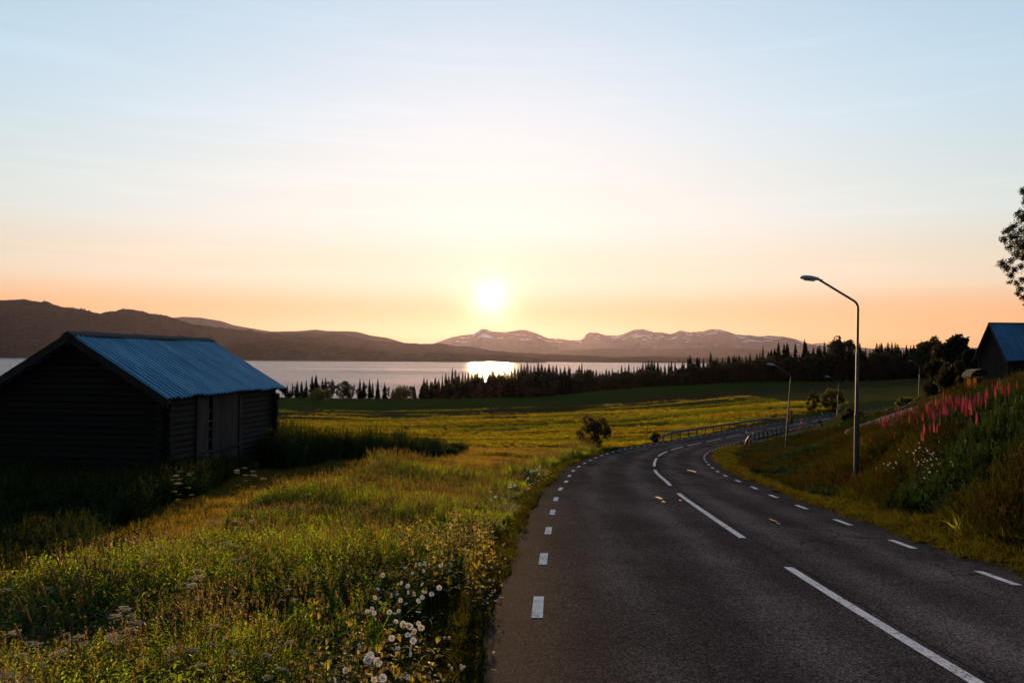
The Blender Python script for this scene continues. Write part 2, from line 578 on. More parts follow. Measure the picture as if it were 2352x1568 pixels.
# ground material: mown hay field, greener strip by the trees, raked brown strip, dark soil under the meadow
m_ground, t, out = new_mat('hay field')
geo = t.nodes.new('ShaderNodeNewGeometry')
pos = geo.outputs['Position']
sep = t.nodes.new('ShaderNodeSeparateXYZ')
t.links.new(pos, sep.inputs[0])
n_big = noise(t, 0.035, 4, 0.6, pos)
n_row = noise(t, 1.0, 5, 0.6, pos, mscale=(0.09, 1.3, 0.0), rot=(0, 0, 0.10), dist=0.6)
n_fine = noise(t, 2.2, 5, 0.7, pos, mscale=(0.55, 1.6, 1))
band = math_node(t, 'ADD', math_node(t, 'ADD', sep.outputs[1], math_node(t, 'MULTIPLY', sep.outputs[0], -0.12)), math_node(t, 'MULTIPLY', math_node(t, 'SUBTRACT', n_big, 0.5), 60.0))
gold = ramp(t, n_fine, [(0.28, (0.035, 0.034, 0.008)), (0.55, (0.08, 0.068, 0.016)), (0.8, (0.13, 0.10, 0.026))])
brown = ramp(t, n_row, [(0.3, (0.020, 0.017, 0.008)), (0.62, (0.05, 0.042, 0.016)), (0.8, (0.08, 0.064, 0.026))])
green = ramp(t, n_fine, [(0.3, (0.016, 0.034, 0.005)), (0.75, (0.034, 0.060, 0.009))])
def stepmask(v, a, b):
    mr = t.nodes.new('ShaderNodeMapRange')
    mr.inputs[1].default_value, mr.inputs[2].default_value = a, b
    t.links.new(v, mr.inputs[0])
    return mr.outputs[0]
c = mixrgb(t, stepmask(band, 195, 285), gold, brown)
c = mixrgb(t, stepmask(band, 300, 345), c, green)
c = mixrgb(t, 1.0, c, ramp(t, n_row, [(0.3, 0.72), (0.7, 1.25)]), 'MULTIPLY')
soil = ramp(t, noise(t, 3.0, 5, 0.7, pos), [(0.3, (0.014, 0.015, 0.006)), (0.7, (0.05, 0.045, 0.016))])
c = mixrgb(t, stepmask(sep.outputs[1], 40, 75), soil, c)
hb = math_node(t, 'ADD', math_node(t, 'MULTIPLY', n_row, 0.6), n_fine)
pbsdf(t, out, c, 0.95, 0, 0.1, bump(t, hb, 1.0, 0.10))

ax = lambda *segs: np.unique(np.round(np.concatenate([np.arange(a, b, s) for a, b, s in segs]), 4))
gx = ax((-1600, -300, 130), (-300, -100, 20), (-100, -40, 4), (-40, -14, 1.0), (-14, 34, 0.4), (34, 70, 1.2), (70, 250, 6), (250, 700, 45), (700, 1700, 100))
gy = ax((-220, -40, 20), (-40, 0, 4), (0, 60, 0.4), (60, 170, 1.2), (170, 420, 3), (420, 620, 8), (620, 1000, 40))
X, Y = np.meshgrid(gx, gy)
Zg = ground_z(X, Y)
ground = link_obj('ground', np_mesh('ground', np.stack([X.ravel(), Y.ravel(), Zg], 1), grid_faces(len(gy), len(gx)), m_ground))
tag(ground, 'rolling hay field falling away towards the lake', 'field', kind='structure')

# ------------------------------------------------------------------ road
m_asph, t, out = new_mat('worn asphalt')
geo = t.nodes.new('ShaderNodeNewGeometry')
pos = geo.outputs['Position']
v = t.nodes.new('ShaderNodeTexVoronoi')
v.inputs['Scale'].default_value = 62.0
t.links.new(pos, v.inputs['Vector'])
st = noise(t, 38.0, 3, 0.7, pos)
big = noise(t, 0.35, 5, 0.6, pos)
wear = noise(t, 1.0, 4, 0.55, pos, mscale=(1.1, 0.12, 0.2), rot=(0, 0, -0.12))
agg = ramp(t, v.outputs['Color'], [(0.1, (0.026, 0.0215, 0.021)), (0.55, (0.064, 0.050, 0.047)), (0.9, (0.17, 0.130, 0.118))])
cc = mixrgb(t, 1.0, agg, ramp(t, big, [(0.3, 0.62), (0.7, 1.28)]), 'MULTIPLY')
cc = mixrgb(t, 1.0, cc, ramp(t, wear, [(0.3, 0.74), (0.65, 1.22)]), 'MULTIPLY')
at_ = t.nodes.new('ShaderNodeAttribute')
at_.attribute_name = 'lateral'
lat = at_.outputs['Fac']
wob = math_node(t, 'MULTIPLY', math_node(t, 'SUBTRACT', noise(t, 0.25, 3, 0.5, pos), 0.5), 0.5)
track = None
for x_ in (-2.5, -0.95, 0.7, 2.1):
    g_ = math_node(t, 'EXPONENT', math_node(t, 'MULTIPLY', math_node(t, 'POWER', math_node(t, 'DIVIDE', math_node(t, 'ADD', math_node(t, 'SUBTRACT', lat, x_), wob), 0.34), 2.0), -1.0))
    track = g_ if track is None else math_node(t, 'ADD', track, g_)
cc = mixrgb(t, 1.0, cc, math_node(t, 'ADD', 0.80, math_node(t, 'MULTIPLY', track, 0.52)), 'MULTIPLY')
seam = ramp(t, math_node(t, 'ABSOLUTE', math_node(t, 'ADD', math_node(t, 'SUBTRACT', lat, 0.16), math_node(t, 'MULTIPLY', math_node(t, 'SUBTRACT', noise(t, 1.4, 4, 0.6, pos), 0.5), 0.10))), [(0.008, 0.55), (0.022, 1.0)])
cc = mixrgb(t, 1.0, cc, seam, 'MULTIPLY')
em = t.nodes.new('ShaderNodeMapRange')
em.inputs[1].default_value, em.inputs[2].default_value = 3.25, 3.60
t.links.new(math_node(t, 'ADD', math_node(t, 'ABSOLUTE', math_node(t, 'ADD', lat, 0.34)), math_node(t, 'MULTIPLY', math_node(t, 'SUBTRACT', noise(t, 1.7, 6, 0.7, pos), 0.5), 0.9)), em.inputs[0])
cc = mixrgb(t, math_node(t, 'MULTIPLY', em.outputs[0], 0.6), cc, ramp(t, noise(t, 60.0, 3, 0.7, pos), [(0.3, (0.012, 0.010, 0.007)), (0.7, (0.045, 0.036, 0.026))]))
crk = t.nodes.new('ShaderNodeTexVoronoi')
crk.feature = 'DISTANCE_TO_EDGE'
crk.inputs['Scale'].default_value = 0.42
wv = t.nodes.new('ShaderNodeVectorMath')
wv.operation = 'ADD'
wn = t.nodes.new('ShaderNodeTexNoise')
wn.inputs['Scale'].default_value = 1.6
wn.inputs['Detail'].default_value = 6
t.links.new(pos, wn.inputs['Vector'])
t.links.new(pos, wv.inputs[0])
t.links.new(wn.outputs['Color'], wv.inputs[1])
t.links.new(wv.outputs[0], crk.inputs['Vector'])
cm = math_node(t, 'MULTIPLY', ramp(t, crk.outputs[0], [(0.0, 1.0), (0.011, 0.0)]), ramp(t, noise(t, 0.20, 2, 0.5, pos), [(0.44, 0.0), (0.54, 0.9)]))
cc = mixrgb(t, cm, cc, (0.010, 0.010, 0.010))
hgt = math_node(t, 'ADD', math_node(t, 'MULTIPLY', v.outputs['Distance'], -1.0), st)
nb_ = bump(t, hgt, 0.45, 0.005)
b = pbsdf(t, out, cc, 0.9, 0, 0.05, nb_)
gl = t.nodes.new('ShaderNodeBsdfGlossy')
gl.inputs['Roughness'].default_value = 0.5
gl.inputs['Color'].default_value = (0.55, 0.5, 0.48, 1)
t.links.new(nb_, gl.inputs['Normal'])
ms = t.nodes.new('ShaderNodeMixShader')
ms.inputs[0].default_value = 0.003
t.links.new(b.outputs[0], ms.inputs[1])
t.links.new(gl.outputs[0], ms.inputs[2])
t.links.new(ms.outputs[0], out.inputs['Surface'])

offs = np.array([-(L_LANE + SHOULDER), -L_LANE, -1.7, 0, 1.4, R_LANE, R_LANE + SHOULDER])
ss = np.arange(-44, RS[-1] - S0 - 1, 0.5)
V = []
jl = 0.10 * fbm(ss / 1.3, ss * 0, 3)
jr = 0.12 * fbm(ss / 1.1, ss * 0 + 7, 3)
for k, o_ in enumerate(offs):
    d = np.full(len(ss), o_)
    if k == 0: d = d + jl
    if k == len(offs) - 1: d = d + jr + 0.35 * np.exp(-((ss - 47) / 7.0) ** 2)
    V.append(np.stack([np.interp(ss + S0, RS, RC[:, 0]) + np.interp(ss + S0, RS, RN[:, 0]) * d, np.interp(ss + S0, RS, RC[:, 1]) + np.interp(ss + S0, RS, RN[:, 1]) * d,
                       np.interp(ss + S0, RS, RC[:, 2]) - 0.018 * np.abs(d)], 1))
V = [V[0] - [0, 0, 0.12]] + V + [V[-1] - [0, 0, 0.12]]
V = np.stack(V, 1).reshape(-1, 3)
road = link_obj('road', np_mesh('road', V, grid_faces(len(ss), len(offs) + 2), m_asph, smooth=False))
la = road.data.attributes.new('lateral', 'FLOAT', 'POINT')
la.data.foreach_set('value', np.tile(np.concatenate([[offs[0]], offs, [offs[-1]]]), len(ss)).astype(np.float32))
tag(road, 'grey asphalt road with broken white lines bending right', 'road', kind='structure')

m_paint, t, out = new_mat('worn white road paint')
geo = t.nodes.new('ShaderNodeNewGeometry')
pn = noise(t, 30.0, 6, 0.75, geo.outputs['Position'])
pn2 = noise(t, 5.0, 3, 0.6, geo.outputs['Position'])
pc = ramp(t, math_node(t, 'ADD', math_node(t, 'MULTIPLY', pn, 0.7), math_node(t, 'MULTIPLY', pn2, 0.3)), [(0.39, (0.09, 0.08, 0.076)), (0.47, (0.60, 0.56, 0.55)), (0.62, (0.84, 0.80, 0.79))])
pbsdf(t, out, pc, 0.6, 0, 0.05, bump(t, pn, 0.4, 0.004))

def road_strip(name, s0, s1, d, w, mat, lift=0.005, n=None, skew=0.0):
    n = n or max(2, int((s1 - s0) / 0.5) + 1)
    s = np.linspace(s0, s1, n)
    cy = np.interp(s[0] + S0, RS, RC[:, 1])
    lift = lift + 0.00006 * max(0.0, cy)
    a = road_pt(s, d - w / 2, lift)
    b_ = road_pt(s + skew, d + w / 2, lift)
    Vv = np.stack([a, b_], 1).reshape(-1, 3)
    return kid(name, np_mesh(name, Vv, grid_faces(n, 2), mat), road)
# edge dashes: 1 m painted, 2 m open; centre dashes: 9 m painted, 3 m open
s_first = None
for s in np.arange(8.2 - 3.08 * 4, 190, 3.08):
    road_strip('edge_line_dash', s, s + 1.0, -L_LANE, 0.12, m_paint, n=3)
for s in np.arange(10.3 - 9, 190, 3.08):
    road_strip('edge_line_dash', s, s + 1.0, R_LANE, 0.12, m_paint, n=3)
for s in np.arange(2.3, 190, 11.75):
    road_strip('centre_line_dash', s, s + 8.9, 0.0, 0.125, m_paint)
m_patch = simple_mat('sandy asphalt repair', (0.085, 0.066, 0.046), 0.85, 0, 0.5, 30.0, 0.2, 0.5)
def patch(px, py, w, l, n=11):
    h = hit(px, py)
    ang = math.atan2(0.08, 1)
    mb = MB()
    vs = []
    for k in range(n):
        a = 2 * math.pi * k / n
        r = 1 + 0.35 * random.uniform(-1, 1)
        x, y = h.x + math.cos(a) * w * r * 0.5, h.y + math.sin(a) * l * r * 0.5
        d, rz, _ = road_near([x], [y])
        vs.append((x, y, rz[0] - 0.018 * abs(d[0]) + 0.009))
    mb.add(vs, [tuple(range(n))])
    kid('repair_patch', mb.mesh('repair_patch', m_patch), road)
for a in ((1514, 1151, 0.22, 1.7), (1524, 1160, 0.12, 0.7), (1588, 1085, 0.28, 3.6), (1775, 1203, 0.10, 0.9), (1563, 1158, 0.10, 0.4), (1788, 1211, 0.07, 0.4)):
    patch(a[0], a[1], a[2] * 0.7, a[3] * 0.55)

# ------------------------------------------------------------------ lake
m_lake, t, out = new_mat('rippled lake water')
geo = t.nodes.new('ShaderNodeNewGeometry')
pos = geo.outputs['Position']
w1 = noise(t, 0.05, 6, 0.72, pos, mscale=(0.14, 1.0, 1.0))
w2 = noise(t, 0.004, 3, 0.6, pos, mscale=(0.4, 1.0, 1.0))
wsum = math_node(t, 'ADD', w1, math_node(t, 'MULTIPLY', w2, 0.5))
b = pbsdf(t, out, (0.10, 0.15, 0.20), ramp(t, w2, [(0.35, 0.06), (0.65, 0.12)]), 0, 0.5, bump(t, w1, 0.5, 7.0))
b.inputs['IOR'].default_value = 1.33
lx, ly = np.linspace(-20000, 20000, 31), np.geomspace(300, 18000, 30)
LX, LY = np.meshgrid(lx, ly)
lake = link_obj('lake', np_mesh('lake', np.stack([LX.ravel(), LY.ravel(), np.full(LX.size, -28.0)], 1), grid_faces(30, 31), m_lake))
tag(lake, 'long silvery lake below the fields', 'lake', kind='structure')

# ------------------------------------------------------------------ hills and mountains
def hill_mat(name, c0, c1, snow=None, scale=0.01):
    m, t, out = new_mat(name)
    geo = t.nodes.new('ShaderNodeNewGeometry')
    pos = geo.outputs['Position']
    n = noise(t, scale, 6, 0.65, pos)
    c = ramp(t, n, [(0.3, c0), (0.7, c1)])
    if snow:
        zmin, thr, sc = snow
        sx = t.nodes.new('ShaderNodeSeparateXYZ')
        t.links.new(pos, sx.inputs[0])
        ns = noise(t, sc, 5, 0.55, pos, mscale=(0.5, 1.0, 2.2), dist=0.8)
        mh = t.nodes.new('ShaderNodeMapRange')
        mh.inputs[1].default_value, mh.inputs[2].default_value = zmin, zmin * 2.1
        mh.inputs[3].default_value, mh.inputs[4].default_value = -0.14, 0.03
        t.links.new(sx.outputs[2], mh.inputs[0])
        k = math_node(t, 'ADD', ns, mh.outputs[0])
        c = mixrgb(t, ramp(t, k, [(thr, 0.0), (thr + 0.012, 1.0)]), c, (0.82, 0.84, 0.88))
    pbsdf(t, out, c, 0.95, 0, 0.1, bump(t, n, 0.6, 20.0))
    return m
m_wood = hill_mat('dark conifer hillside', (0.006, 0.008, 0.006), (0.036, 0.038, 0.024), None, 0.02)
m_wood2 = hill_mat('far wooded ridge', (0.020, 0.022, 0.016), (0.045, 0.045, 0.030), None, 0.008)
m_fell = hill_mat('bare fell with old snow', (0.045, 0.040, 0.036), (0.085, 0.075, 0.065), (210, 0.63, 0.003), 0.003)
m_fell2 = hill_mat('low bare fell', (0.05, 0.045, 0.042), (0.09, 0.08, 0.07), (330, 0.65, 0.0035), 0.003)

def hill(name, label, sky_pts, d_base, d_ridge, mat, step=2.0, fringe=0.0, rough=1.0, seed=0, power=1.0, rows=16, zb=-31.0, d_fun=None):
    P = np.array(sky_pts, float)
    px = np.arange(P[0, 0], P[-1, 0] + 0.01, step)
    py = np.interp(px, P[:, 0], P[:, 1])
    sm = max(1, int(5 / step))
    ker = np.ones(sm) / sm
    pad = np.concatenate([np.full(sm, py[0]), py, np.full(sm, py[-1])])
    py = np.convolve(pad, ker, 'same')[sm:-sm]
    py = py + rough * 0.8 * fbm(px / 14.0 + seed, px * 0 + seed, 4)
    rg = np.random.default_rng(seed + 11)
    ps = py
    if fringe:
        py = py - fringe * rg.random(len(px)) ** 2.2 * (1.1 + fbm(px / 25.0, px * 0 + 2, 2))
    dirs = np.array([ray(a, b) for a, b in zip(px, py)])
    ds = np.array([ray(a, b) for a, b in zip(px, ps)])
    V = []
    for j in range(rows + 1):
        s = j / rows
        D = d_base + (d_ridge - d_base) * s + 0.05 * (d_ridge - d_base) * fbm(px / 40.0 + 3 * seed, px * 0 + s * 3, 3) * (0.0 if j in (0, rows) else 1)
        zr = (dirs if j == rows else ds)[:, 2] * d_ridge
        z = zb + (zr - zb) * s ** power
        z = z + (zr - zb) * 0.16 * s * (1 - s) * fbm(px / 30.0 + 5 * seed, px * 0 + s * 5 + seed, 4)
        if j == rows: D, z = np.full(len(px), d_ridge), zr
        V.append(np.stack([dirs[:, 0] * D, D, z], 1))
    for q, k in ((1.10, 0.6), (1.3, -0.1)):
        D = d_ridge * q
        V.append(np.stack([dirs[:, 0] * D, np.full(len(px), D), zb + (ds[:, 2] * d_ridge - zb) * k], 1))
    o = link_obj(name, np_mesh(name, np.concatenate(V), grid_faces(len(V), len(px)), mat))
    return tag(o, label, 'mountain' if 'mountain' in name else 'hill', kind='structure')

hill('hill', 'dark wooded hill rising behind the log barn', [(-260, 712), (-120, 700), (0, 690), (56, 687.7), (93, 693), (106, 691.4), (124, 699), (149, 706), (187, 709.5), (218, 718), (230, 720), (243, 716), (264, 715), (280, 709), (302, 710), (324, 715), (348, 722), (373, 724), (398, 730), (436, 743), (498, 752), (591, 761.5), (632, 767), (719, 776), (822, 790), (954, 806), (1040, 816), (1090, 826)],
     4650, 6400, m_wood, 0.9, 2.4, 1.0, 1)
hill('hill', 'lowest dark wooded point reaching out into the lake', [(540, 790), (632, 779), (675, 784), (749, 790), (793, 797), (851, 803), (895, 808), (954, 812), (1012, 808.5), (1071, 812), (1115, 815), (1144, 814.4), (1174, 815.6), (1203, 819), (1232, 823), (1250, 827), (1258, 833), (1262, 836)],
     4130, 4700, m_wood, 0.9, 1.3, 0.5, 2)
hill('hill', 'long wooded ridge behind the dark point', [(560, 772), (632, 764.6), (719, 765), (737, 769), (778, 768), (822, 776), (866, 783), (925, 787), (977, 790), (1012, 789), (1042, 794), (1086, 797), (1130, 805), (1174, 809), (1203, 810), (1260, 813), (1320, 822), (1360, 834)],
     5200, 7600, m_wood, 1.0, 1.0, 0.6, 3)
hill('hill', 'bare rounded ridge above the wooded slopes', [(560, 770), (632, 761.7), (684, 760), (728, 757), (749, 760), (807, 761), (819, 762), (851, 769.6), (895, 777), (925, 786), (963, 792), (1000, 806)],
     7800, 9800, m_wood2, 1.5, 0.4, 0.6, 4)
hill('mountain', 'low snow-streaked fell above the left shore', [(330, 762), (400, 729.4), (420, 727), (460, 729), (504, 736.5), (535, 746), (576, 753.7), (622, 761), (689, 762), (760, 775)],
     9500, 12500, m_fell2, 2.0, 0.0, 0.4, 5)
hill('hill', 'hazy wooded hills on the far right shore', [(1180, 828), (1263, 811), (1304, 804), (1400, 800), (1510, 801), (1620, 799.4), (1730, 801), (1785, 807), (1900, 812), (2050, 812), (2200, 815), (2420, 818)],
     9500, 12500, m_wood2, 1.5, 0.5, 0.5, 6)
hill('hill', 'low dark shore strip under the hazy hills', [(1195, 834), (1230, 818), (1263, 813), (1340, 816), (1420, 820), (1500, 818), (1600, 822), (1720, 819), (1900, 822), (2150, 824), (2420, 826)],
     4700, 6800, m_wood, 1.0, 0.8, 0.5, 7)
hill('mountain', 'hazy fell with a knob below the setting sun', [(940, 806), (995, 788.6), (1012, 783), (1036, 774), (1060, 770), (1089, 766.6), (1097, 761), (1106, 755), (1118, 756), (1130, 761), (1147, 762), (1174, 761), (1194, 757), (1212, 758.7), (1232, 765), (1259, 777), (1282, 777.5), (1310, 781), (1335, 780.5), (1341, 775.5), (1344, 768), (1351, 763.5), (1370, 763), (1381, 767), (1389, 769.5), (1417, 771), (1439, 763.7), (1455, 757), (1475, 755), (1491, 760), (1502, 763), (1521, 763), (1538, 767), (1551, 763.7), (1561, 758), (1582, 762.6), (1612, 761), (1634, 755.7), (1653, 756), (1675, 762.6), (1691, 768), (1716, 769), (1741, 772), (1768, 770.6), (1801, 773), (1826, 778), (1848, 786.5), (1881, 795), (1930, 806)],
     14500, 20000, m_fell, 1.2, 0.0, 0.35, 8, 1.15, 28)
hill('mountain', 'faint farthest fells beyond the snowy range', [(1820, 800), (1866, 789.5), (1886, 787), (1910, 791), (1957, 795.4), (2004, 799.8), (2060, 797.5), (2074, 798), (2120, 801), (2200, 797), (2300, 800), (2420, 796)],
     21000, 25000, m_fell, 2.0, 0.0, 0.3, 9)

# ------------------------------------------------------------------ air
m_haze, t, out = new_mat('evening haze')
pv = t.nodes.new('ShaderNodeVolumePrincipled')
pv.inputs['Color'].default_value = (0.76, 0.66, 1.0, 1)
pv.inputs['Density'].default_value = 4.2e-6
pv.inputs['Anisotropy'].default_value = 0.62
t.links.new(pv.outputs[0], out.inputs['Volume'])
mb = MB()
mb.box((-30000, -600, -44), (30000, 36000, 1150))
haze = link_obj('haze', mb.mesh('haze', m_haze))
tag(haze, 'thin warm evening haze over lake and hills', 'haze', kind='stuff')

# ------------------------------------------------------------------ log barn
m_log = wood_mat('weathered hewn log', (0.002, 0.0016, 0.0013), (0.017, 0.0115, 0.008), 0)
m_plank = wood_mat('grey barn plank', (0.006, 0.005, 0.005), (0.060, 0.048, 0.044), 2)
m_board = wood_mat('dark weathered board', (0.007, 0.0065, 0.007), (0.034, 0.031, 0.033), 0)
m_end = simple_mat('sawn log end', (0.012, 0.010, 0.008), 0.9, 0, 0.5, 25.0, 0.2, 0.3)
def metal_mat(name, c0, c1, rust, rough0=0.38, rough1=0.6):
    m, t, out = new_mat(name)
    oc = t.nodes.new('ShaderNodeTexCoord').outputs['Object']
    n = noise(t, 1.0, 5, 0.65, oc, mscale=(2.5, 0.5, 0.5), dist=0.3)
    n2 = noise(t, 9.0, 5, 0.7, oc)
    rnd = t.nodes.new('ShaderNodeObjectInfo').outputs['Random']
    c = ramp(t, n, [(0.3, c0), (0.7, c1)])
    c = mixrgb(t, 1.0, c, math_node(t, 'ADD', math_node(t, 'MULTIPLY', rnd, 0.28), 0.84), 'MULTIPLY')
    c = mixrgb(t, math_node(t, 'MULTIPLY', ramp(t, n2, [(0.62, 0.0), (0.72, 1.0)]), rust), c, (0.06, 0.03, 0.018))
    pbsdf(t, out, c, ramp(t, n2, [(0.3, rough0), (0.7, rough1)]), 0.75, 0.5, bump(t, n2, 0.12, 0.01))
    return m
m_roof = metal_mat('blue grey corrugated sheet', (0.04, 0.16, 0.26), (0.11, 0.30, 0.43), 0.7)
m_roof2 = metal_mat('old blue grey sheet roof', (0.035, 0.10, 0.17), (0.07, 0.17, 0.27), 0.4, 0.5, 0.7)

def log_mesh(name, seed, h=0.205, th=0.17, mat=None):
    rg = random.Random(seed)
    n, segs = 10, 7
    mb = MB()
    rings = []
    bz, by = rg.uniform(-.012, .012), rg.uniform(-.01, .01)
    for i in range(segs):
        u = i / (segs - 1)
        cz = bz * math.sin(u * 3.1) + rg.uniform(-.004, .004)
        cy = by * math.sin(u * 2.4)
        r = []
        for k in range(n):
            a = 2 * math.pi * (k + 0.5) / n
            ca, sa = math.cos(a), math.sin(a)
            e = 0.55
            yy = math.copysign(abs(ca) ** e, ca) * th / 2
            zz = math.copysign(abs(sa) ** e, sa) * h / 2
            r.append((u, cy + yy * (1 + rg.uniform(-.05, .05)), cz + zz * (0.985 + rg.uniform(-.02, .02))))
        rings.append(r)
    v = [p for r in rings for p in r]
    f = [(i * n + k, i * n + (k + 1) % n, (i + 1) * n + (k + 1) % n, (i + 1) * n + k) for i in range(segs - 1) for k in range(n)]
    mb.add(v, f, 0, True)
    mb.add(rings[0], [tuple(range(n))], 1)
    mb.add(rings[-1], [tuple(range(n))[::-1]], 1)
    return mb.mesh(name, [mat or m_log, m_end])
LOGS = [log_mesh('log_%d' % k, 20 + k) for k in range(5)]

TH = math.radians(7)
BX, BY = -11.02, 25.3
barn = empty('log_barn', (BX, BY, -4.3), math.pi / 2 - TH)
tag(barn, 'old dark log barn with a blue corrugated metal roof, by the meadow', 'barn')
BZ = -4.3
W, L = 6.14, 8.35
EAVE, RIDGE = -1.42 - BZ, 0.62 - BZ          # roof underside line, measured from the barn base
SL = (RIDGE - EAVE) / (W / 2 + 0.3)
WALL = EAVE + 0.3 * SL - 0.05                # top of the side walls
CH = 0.2
nc = int(WALL / CH)
CH = WALL / nc
rg = random.Random(5)
def put_log(x0, y0, z, ln, along):
    """along: 0 = with the ridge, 1 = across the gable"""
    o = kid('log', rg.choice(LOGS), barn, (x0, y0, z + rg.uniform(-.006, .006)), (0, 0, 0 if along == 0 else math.pi / 2), (ln, 1, CH / 0.2 * rg.uniform(1.01, 1.06)))
    return o
D0, D1 = 2.0, 5.3
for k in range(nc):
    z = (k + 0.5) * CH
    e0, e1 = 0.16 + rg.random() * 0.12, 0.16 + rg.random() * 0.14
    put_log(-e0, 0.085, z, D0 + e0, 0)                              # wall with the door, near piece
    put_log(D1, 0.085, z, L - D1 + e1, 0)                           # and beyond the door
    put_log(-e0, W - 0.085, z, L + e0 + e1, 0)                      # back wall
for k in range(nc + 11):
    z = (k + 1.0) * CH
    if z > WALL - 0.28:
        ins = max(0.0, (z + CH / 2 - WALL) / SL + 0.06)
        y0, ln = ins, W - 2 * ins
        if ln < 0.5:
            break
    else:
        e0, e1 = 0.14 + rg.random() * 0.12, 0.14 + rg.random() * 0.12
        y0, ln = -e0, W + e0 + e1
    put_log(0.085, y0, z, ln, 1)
    if 1.75 < z < 2.15:                                             # a hole in the far gable lets the light through
        put_log(L - 0.085, y0, z, 3.0 - y0, 1)
        put_log(L - 0.085, 3.7, z, y0 + ln - 3.7, 1)
    else:
        put_log(L - 0.085, y0, z, ln, 1)

def roof_sheets(parent, x0, x1, npan, nrib, y_eave, y_ridge, z_eave, z_ridge, rows, mat, rib=0.065, sag=None, name='roof_sheet'):
    pw = (x1 - x0) / npan
    sag = sag or (lambda x, s: 0.0)
    ln = math.hypot(y_ridge - y_eave, z_ridge - z_eave)
    ny, nz = -(z_ridge - z_eave) / ln, abs(y_ridge - y_eave) / ln
    if y_ridge < y_eave:
        ny = -ny
    for r in range(len(rows) - 1):
        for i in range(npan):
            a, b = x0 + i * pw + 0.002, x0 + (i + 1) * pw - 0.002
            prof = []
            rw = pw / nrib
            for q in range(nrib):
                for u, h in ((0.0, 0), (0.40, 0), (0.56, 1), (0.72, 1), (0.90, 0)):
                    prof.append((a + (q + u) * rw, h * rib))
            prof.append((b, 0))
            s0, s1 = rows[r] - (0.012 if r else 0), rows[r + 1] + 0.006
            lift = 0.006 * (r % 2) + random.uniform(0, 0.004)
            nsy = 5
            V = []
            j0, j1 = random.uniform(-.012, .012), random.uniform(-.012, .012)
            for m_ in range(nsy):
                s = s0 + (s1 - s0) * m_ / (nsy - 1)
                s = s + (j0 if m_ == 0 and r == 0 else 0)
                for x, h in prof:
                    y = y_eave + (y_ridge - y_eave) * s
                    z = z_eave + (z_ridge - z_eave) * s + sag(x, s)
                    k = h + lift
                    V.append((x, y + ny * k, z + nz * k))
            me = np_mesh(name, V, grid_faces(nsy, len(prof)), mat, smooth=False)
            kid(name, me, parent)
sagf = lambda x, s: 0.075 * math.sin(math.pi * min(max((x + 0.3) / 9.2, 0), 1)) * (1 - s) + 0.02 * math.sin(x * 1.7 + s * 3) - 0.03 * s * math.sin(math.pi * x / 8.5)
roof_sheets(barn, -0.36, L + 0.42, 12, 3, -0.32, W / 2, EAVE, RIDGE, (0.0, 0.47, 1.0), m_roof, sag=sagf)
roof_sheets(barn, -0.36, L + 0.42, 12, 3, W + 0.32, W / 2, EAVE, RIDGE, (0.0, 0.47, 1.0), m_roof, sag=sagf)
def slope_board(parent, name, x0, x1, ya, za, yb, zb_, dz0, dz1, mat):
    mb = MB()
    v = [(x0, ya, za + dz0), (x1, ya, za + dz0), (x1, yb, zb_ + dz0), (x0, yb, zb_ + dz0), (x0, ya, za + dz1), (x1, ya, za + dz1), (x1, yb, zb_ + dz1), (x0, yb, zb_ + dz1)]
    mb.add(v, [(0, 3, 2, 1), (4, 5, 6, 7), (0, 1, 5, 4), (1, 2, 6, 5), (2, 3, 7, 6), (3, 0, 4, 7)])
    return kid(name, mb.mesh(name, mat), parent)
for xx in (-0.40, L + 0.43):
    slope_board(barn, 'barge_board', xx, xx + 0.035, -0.36, EAVE - 0.03, W / 2 - 0.001, RIDGE, -0.24, 0.045, m_board)
    slope_board(barn, 'barge_board', xx, xx + 0.035, W + 0.36, EAVE - 0.03, W / 2 + 0.001, RIDGE, -0.24, 0.045, m_board)
    slope_board(barn, 'barge_board', xx + 0.036, xx + 0.30, -0.30, EAVE - 0.02, W / 2 - 0.02, RIDGE - 0.02, -0.07, -0.03, m_board)
    slope_board(barn, 'barge_board', xx + 0.036, xx + 0.30, W + 0.30, EAVE - 0.02, W / 2 + 0.02, RIDGE - 0.02, -0.07, -0.03, m_board)
slope_board(barn, 'ridge_board', -0.44, L + 0.46, W / 2 - 0.20, RIDGE - 0.075, W / 2 + 0.003, RIDGE + 0.045, 0.02, 0.055, m_board)
slope_board(barn, 'ridge_board', -0.42, L + 0.44, W / 2 + 0.20, RIDGE - 0.075, W / 2 - 0.003, RIDGE + 0.045, 0.018, 0.053, m_board)
for yy in (0.10, W - 0.10, W / 2):           # purlins carrying the roof over the gables
    mb = MB()
    zt = (WALL - 0.10 if yy != W / 2 else RIDGE - 0.30)
    mb.tube([(-0.34, yy, zt - 0.02), (L + 0.40, yy, zt - 0.02)], 0.075, 8)
    kid('purlin', mb.mesh('purlin', m_log), barn)
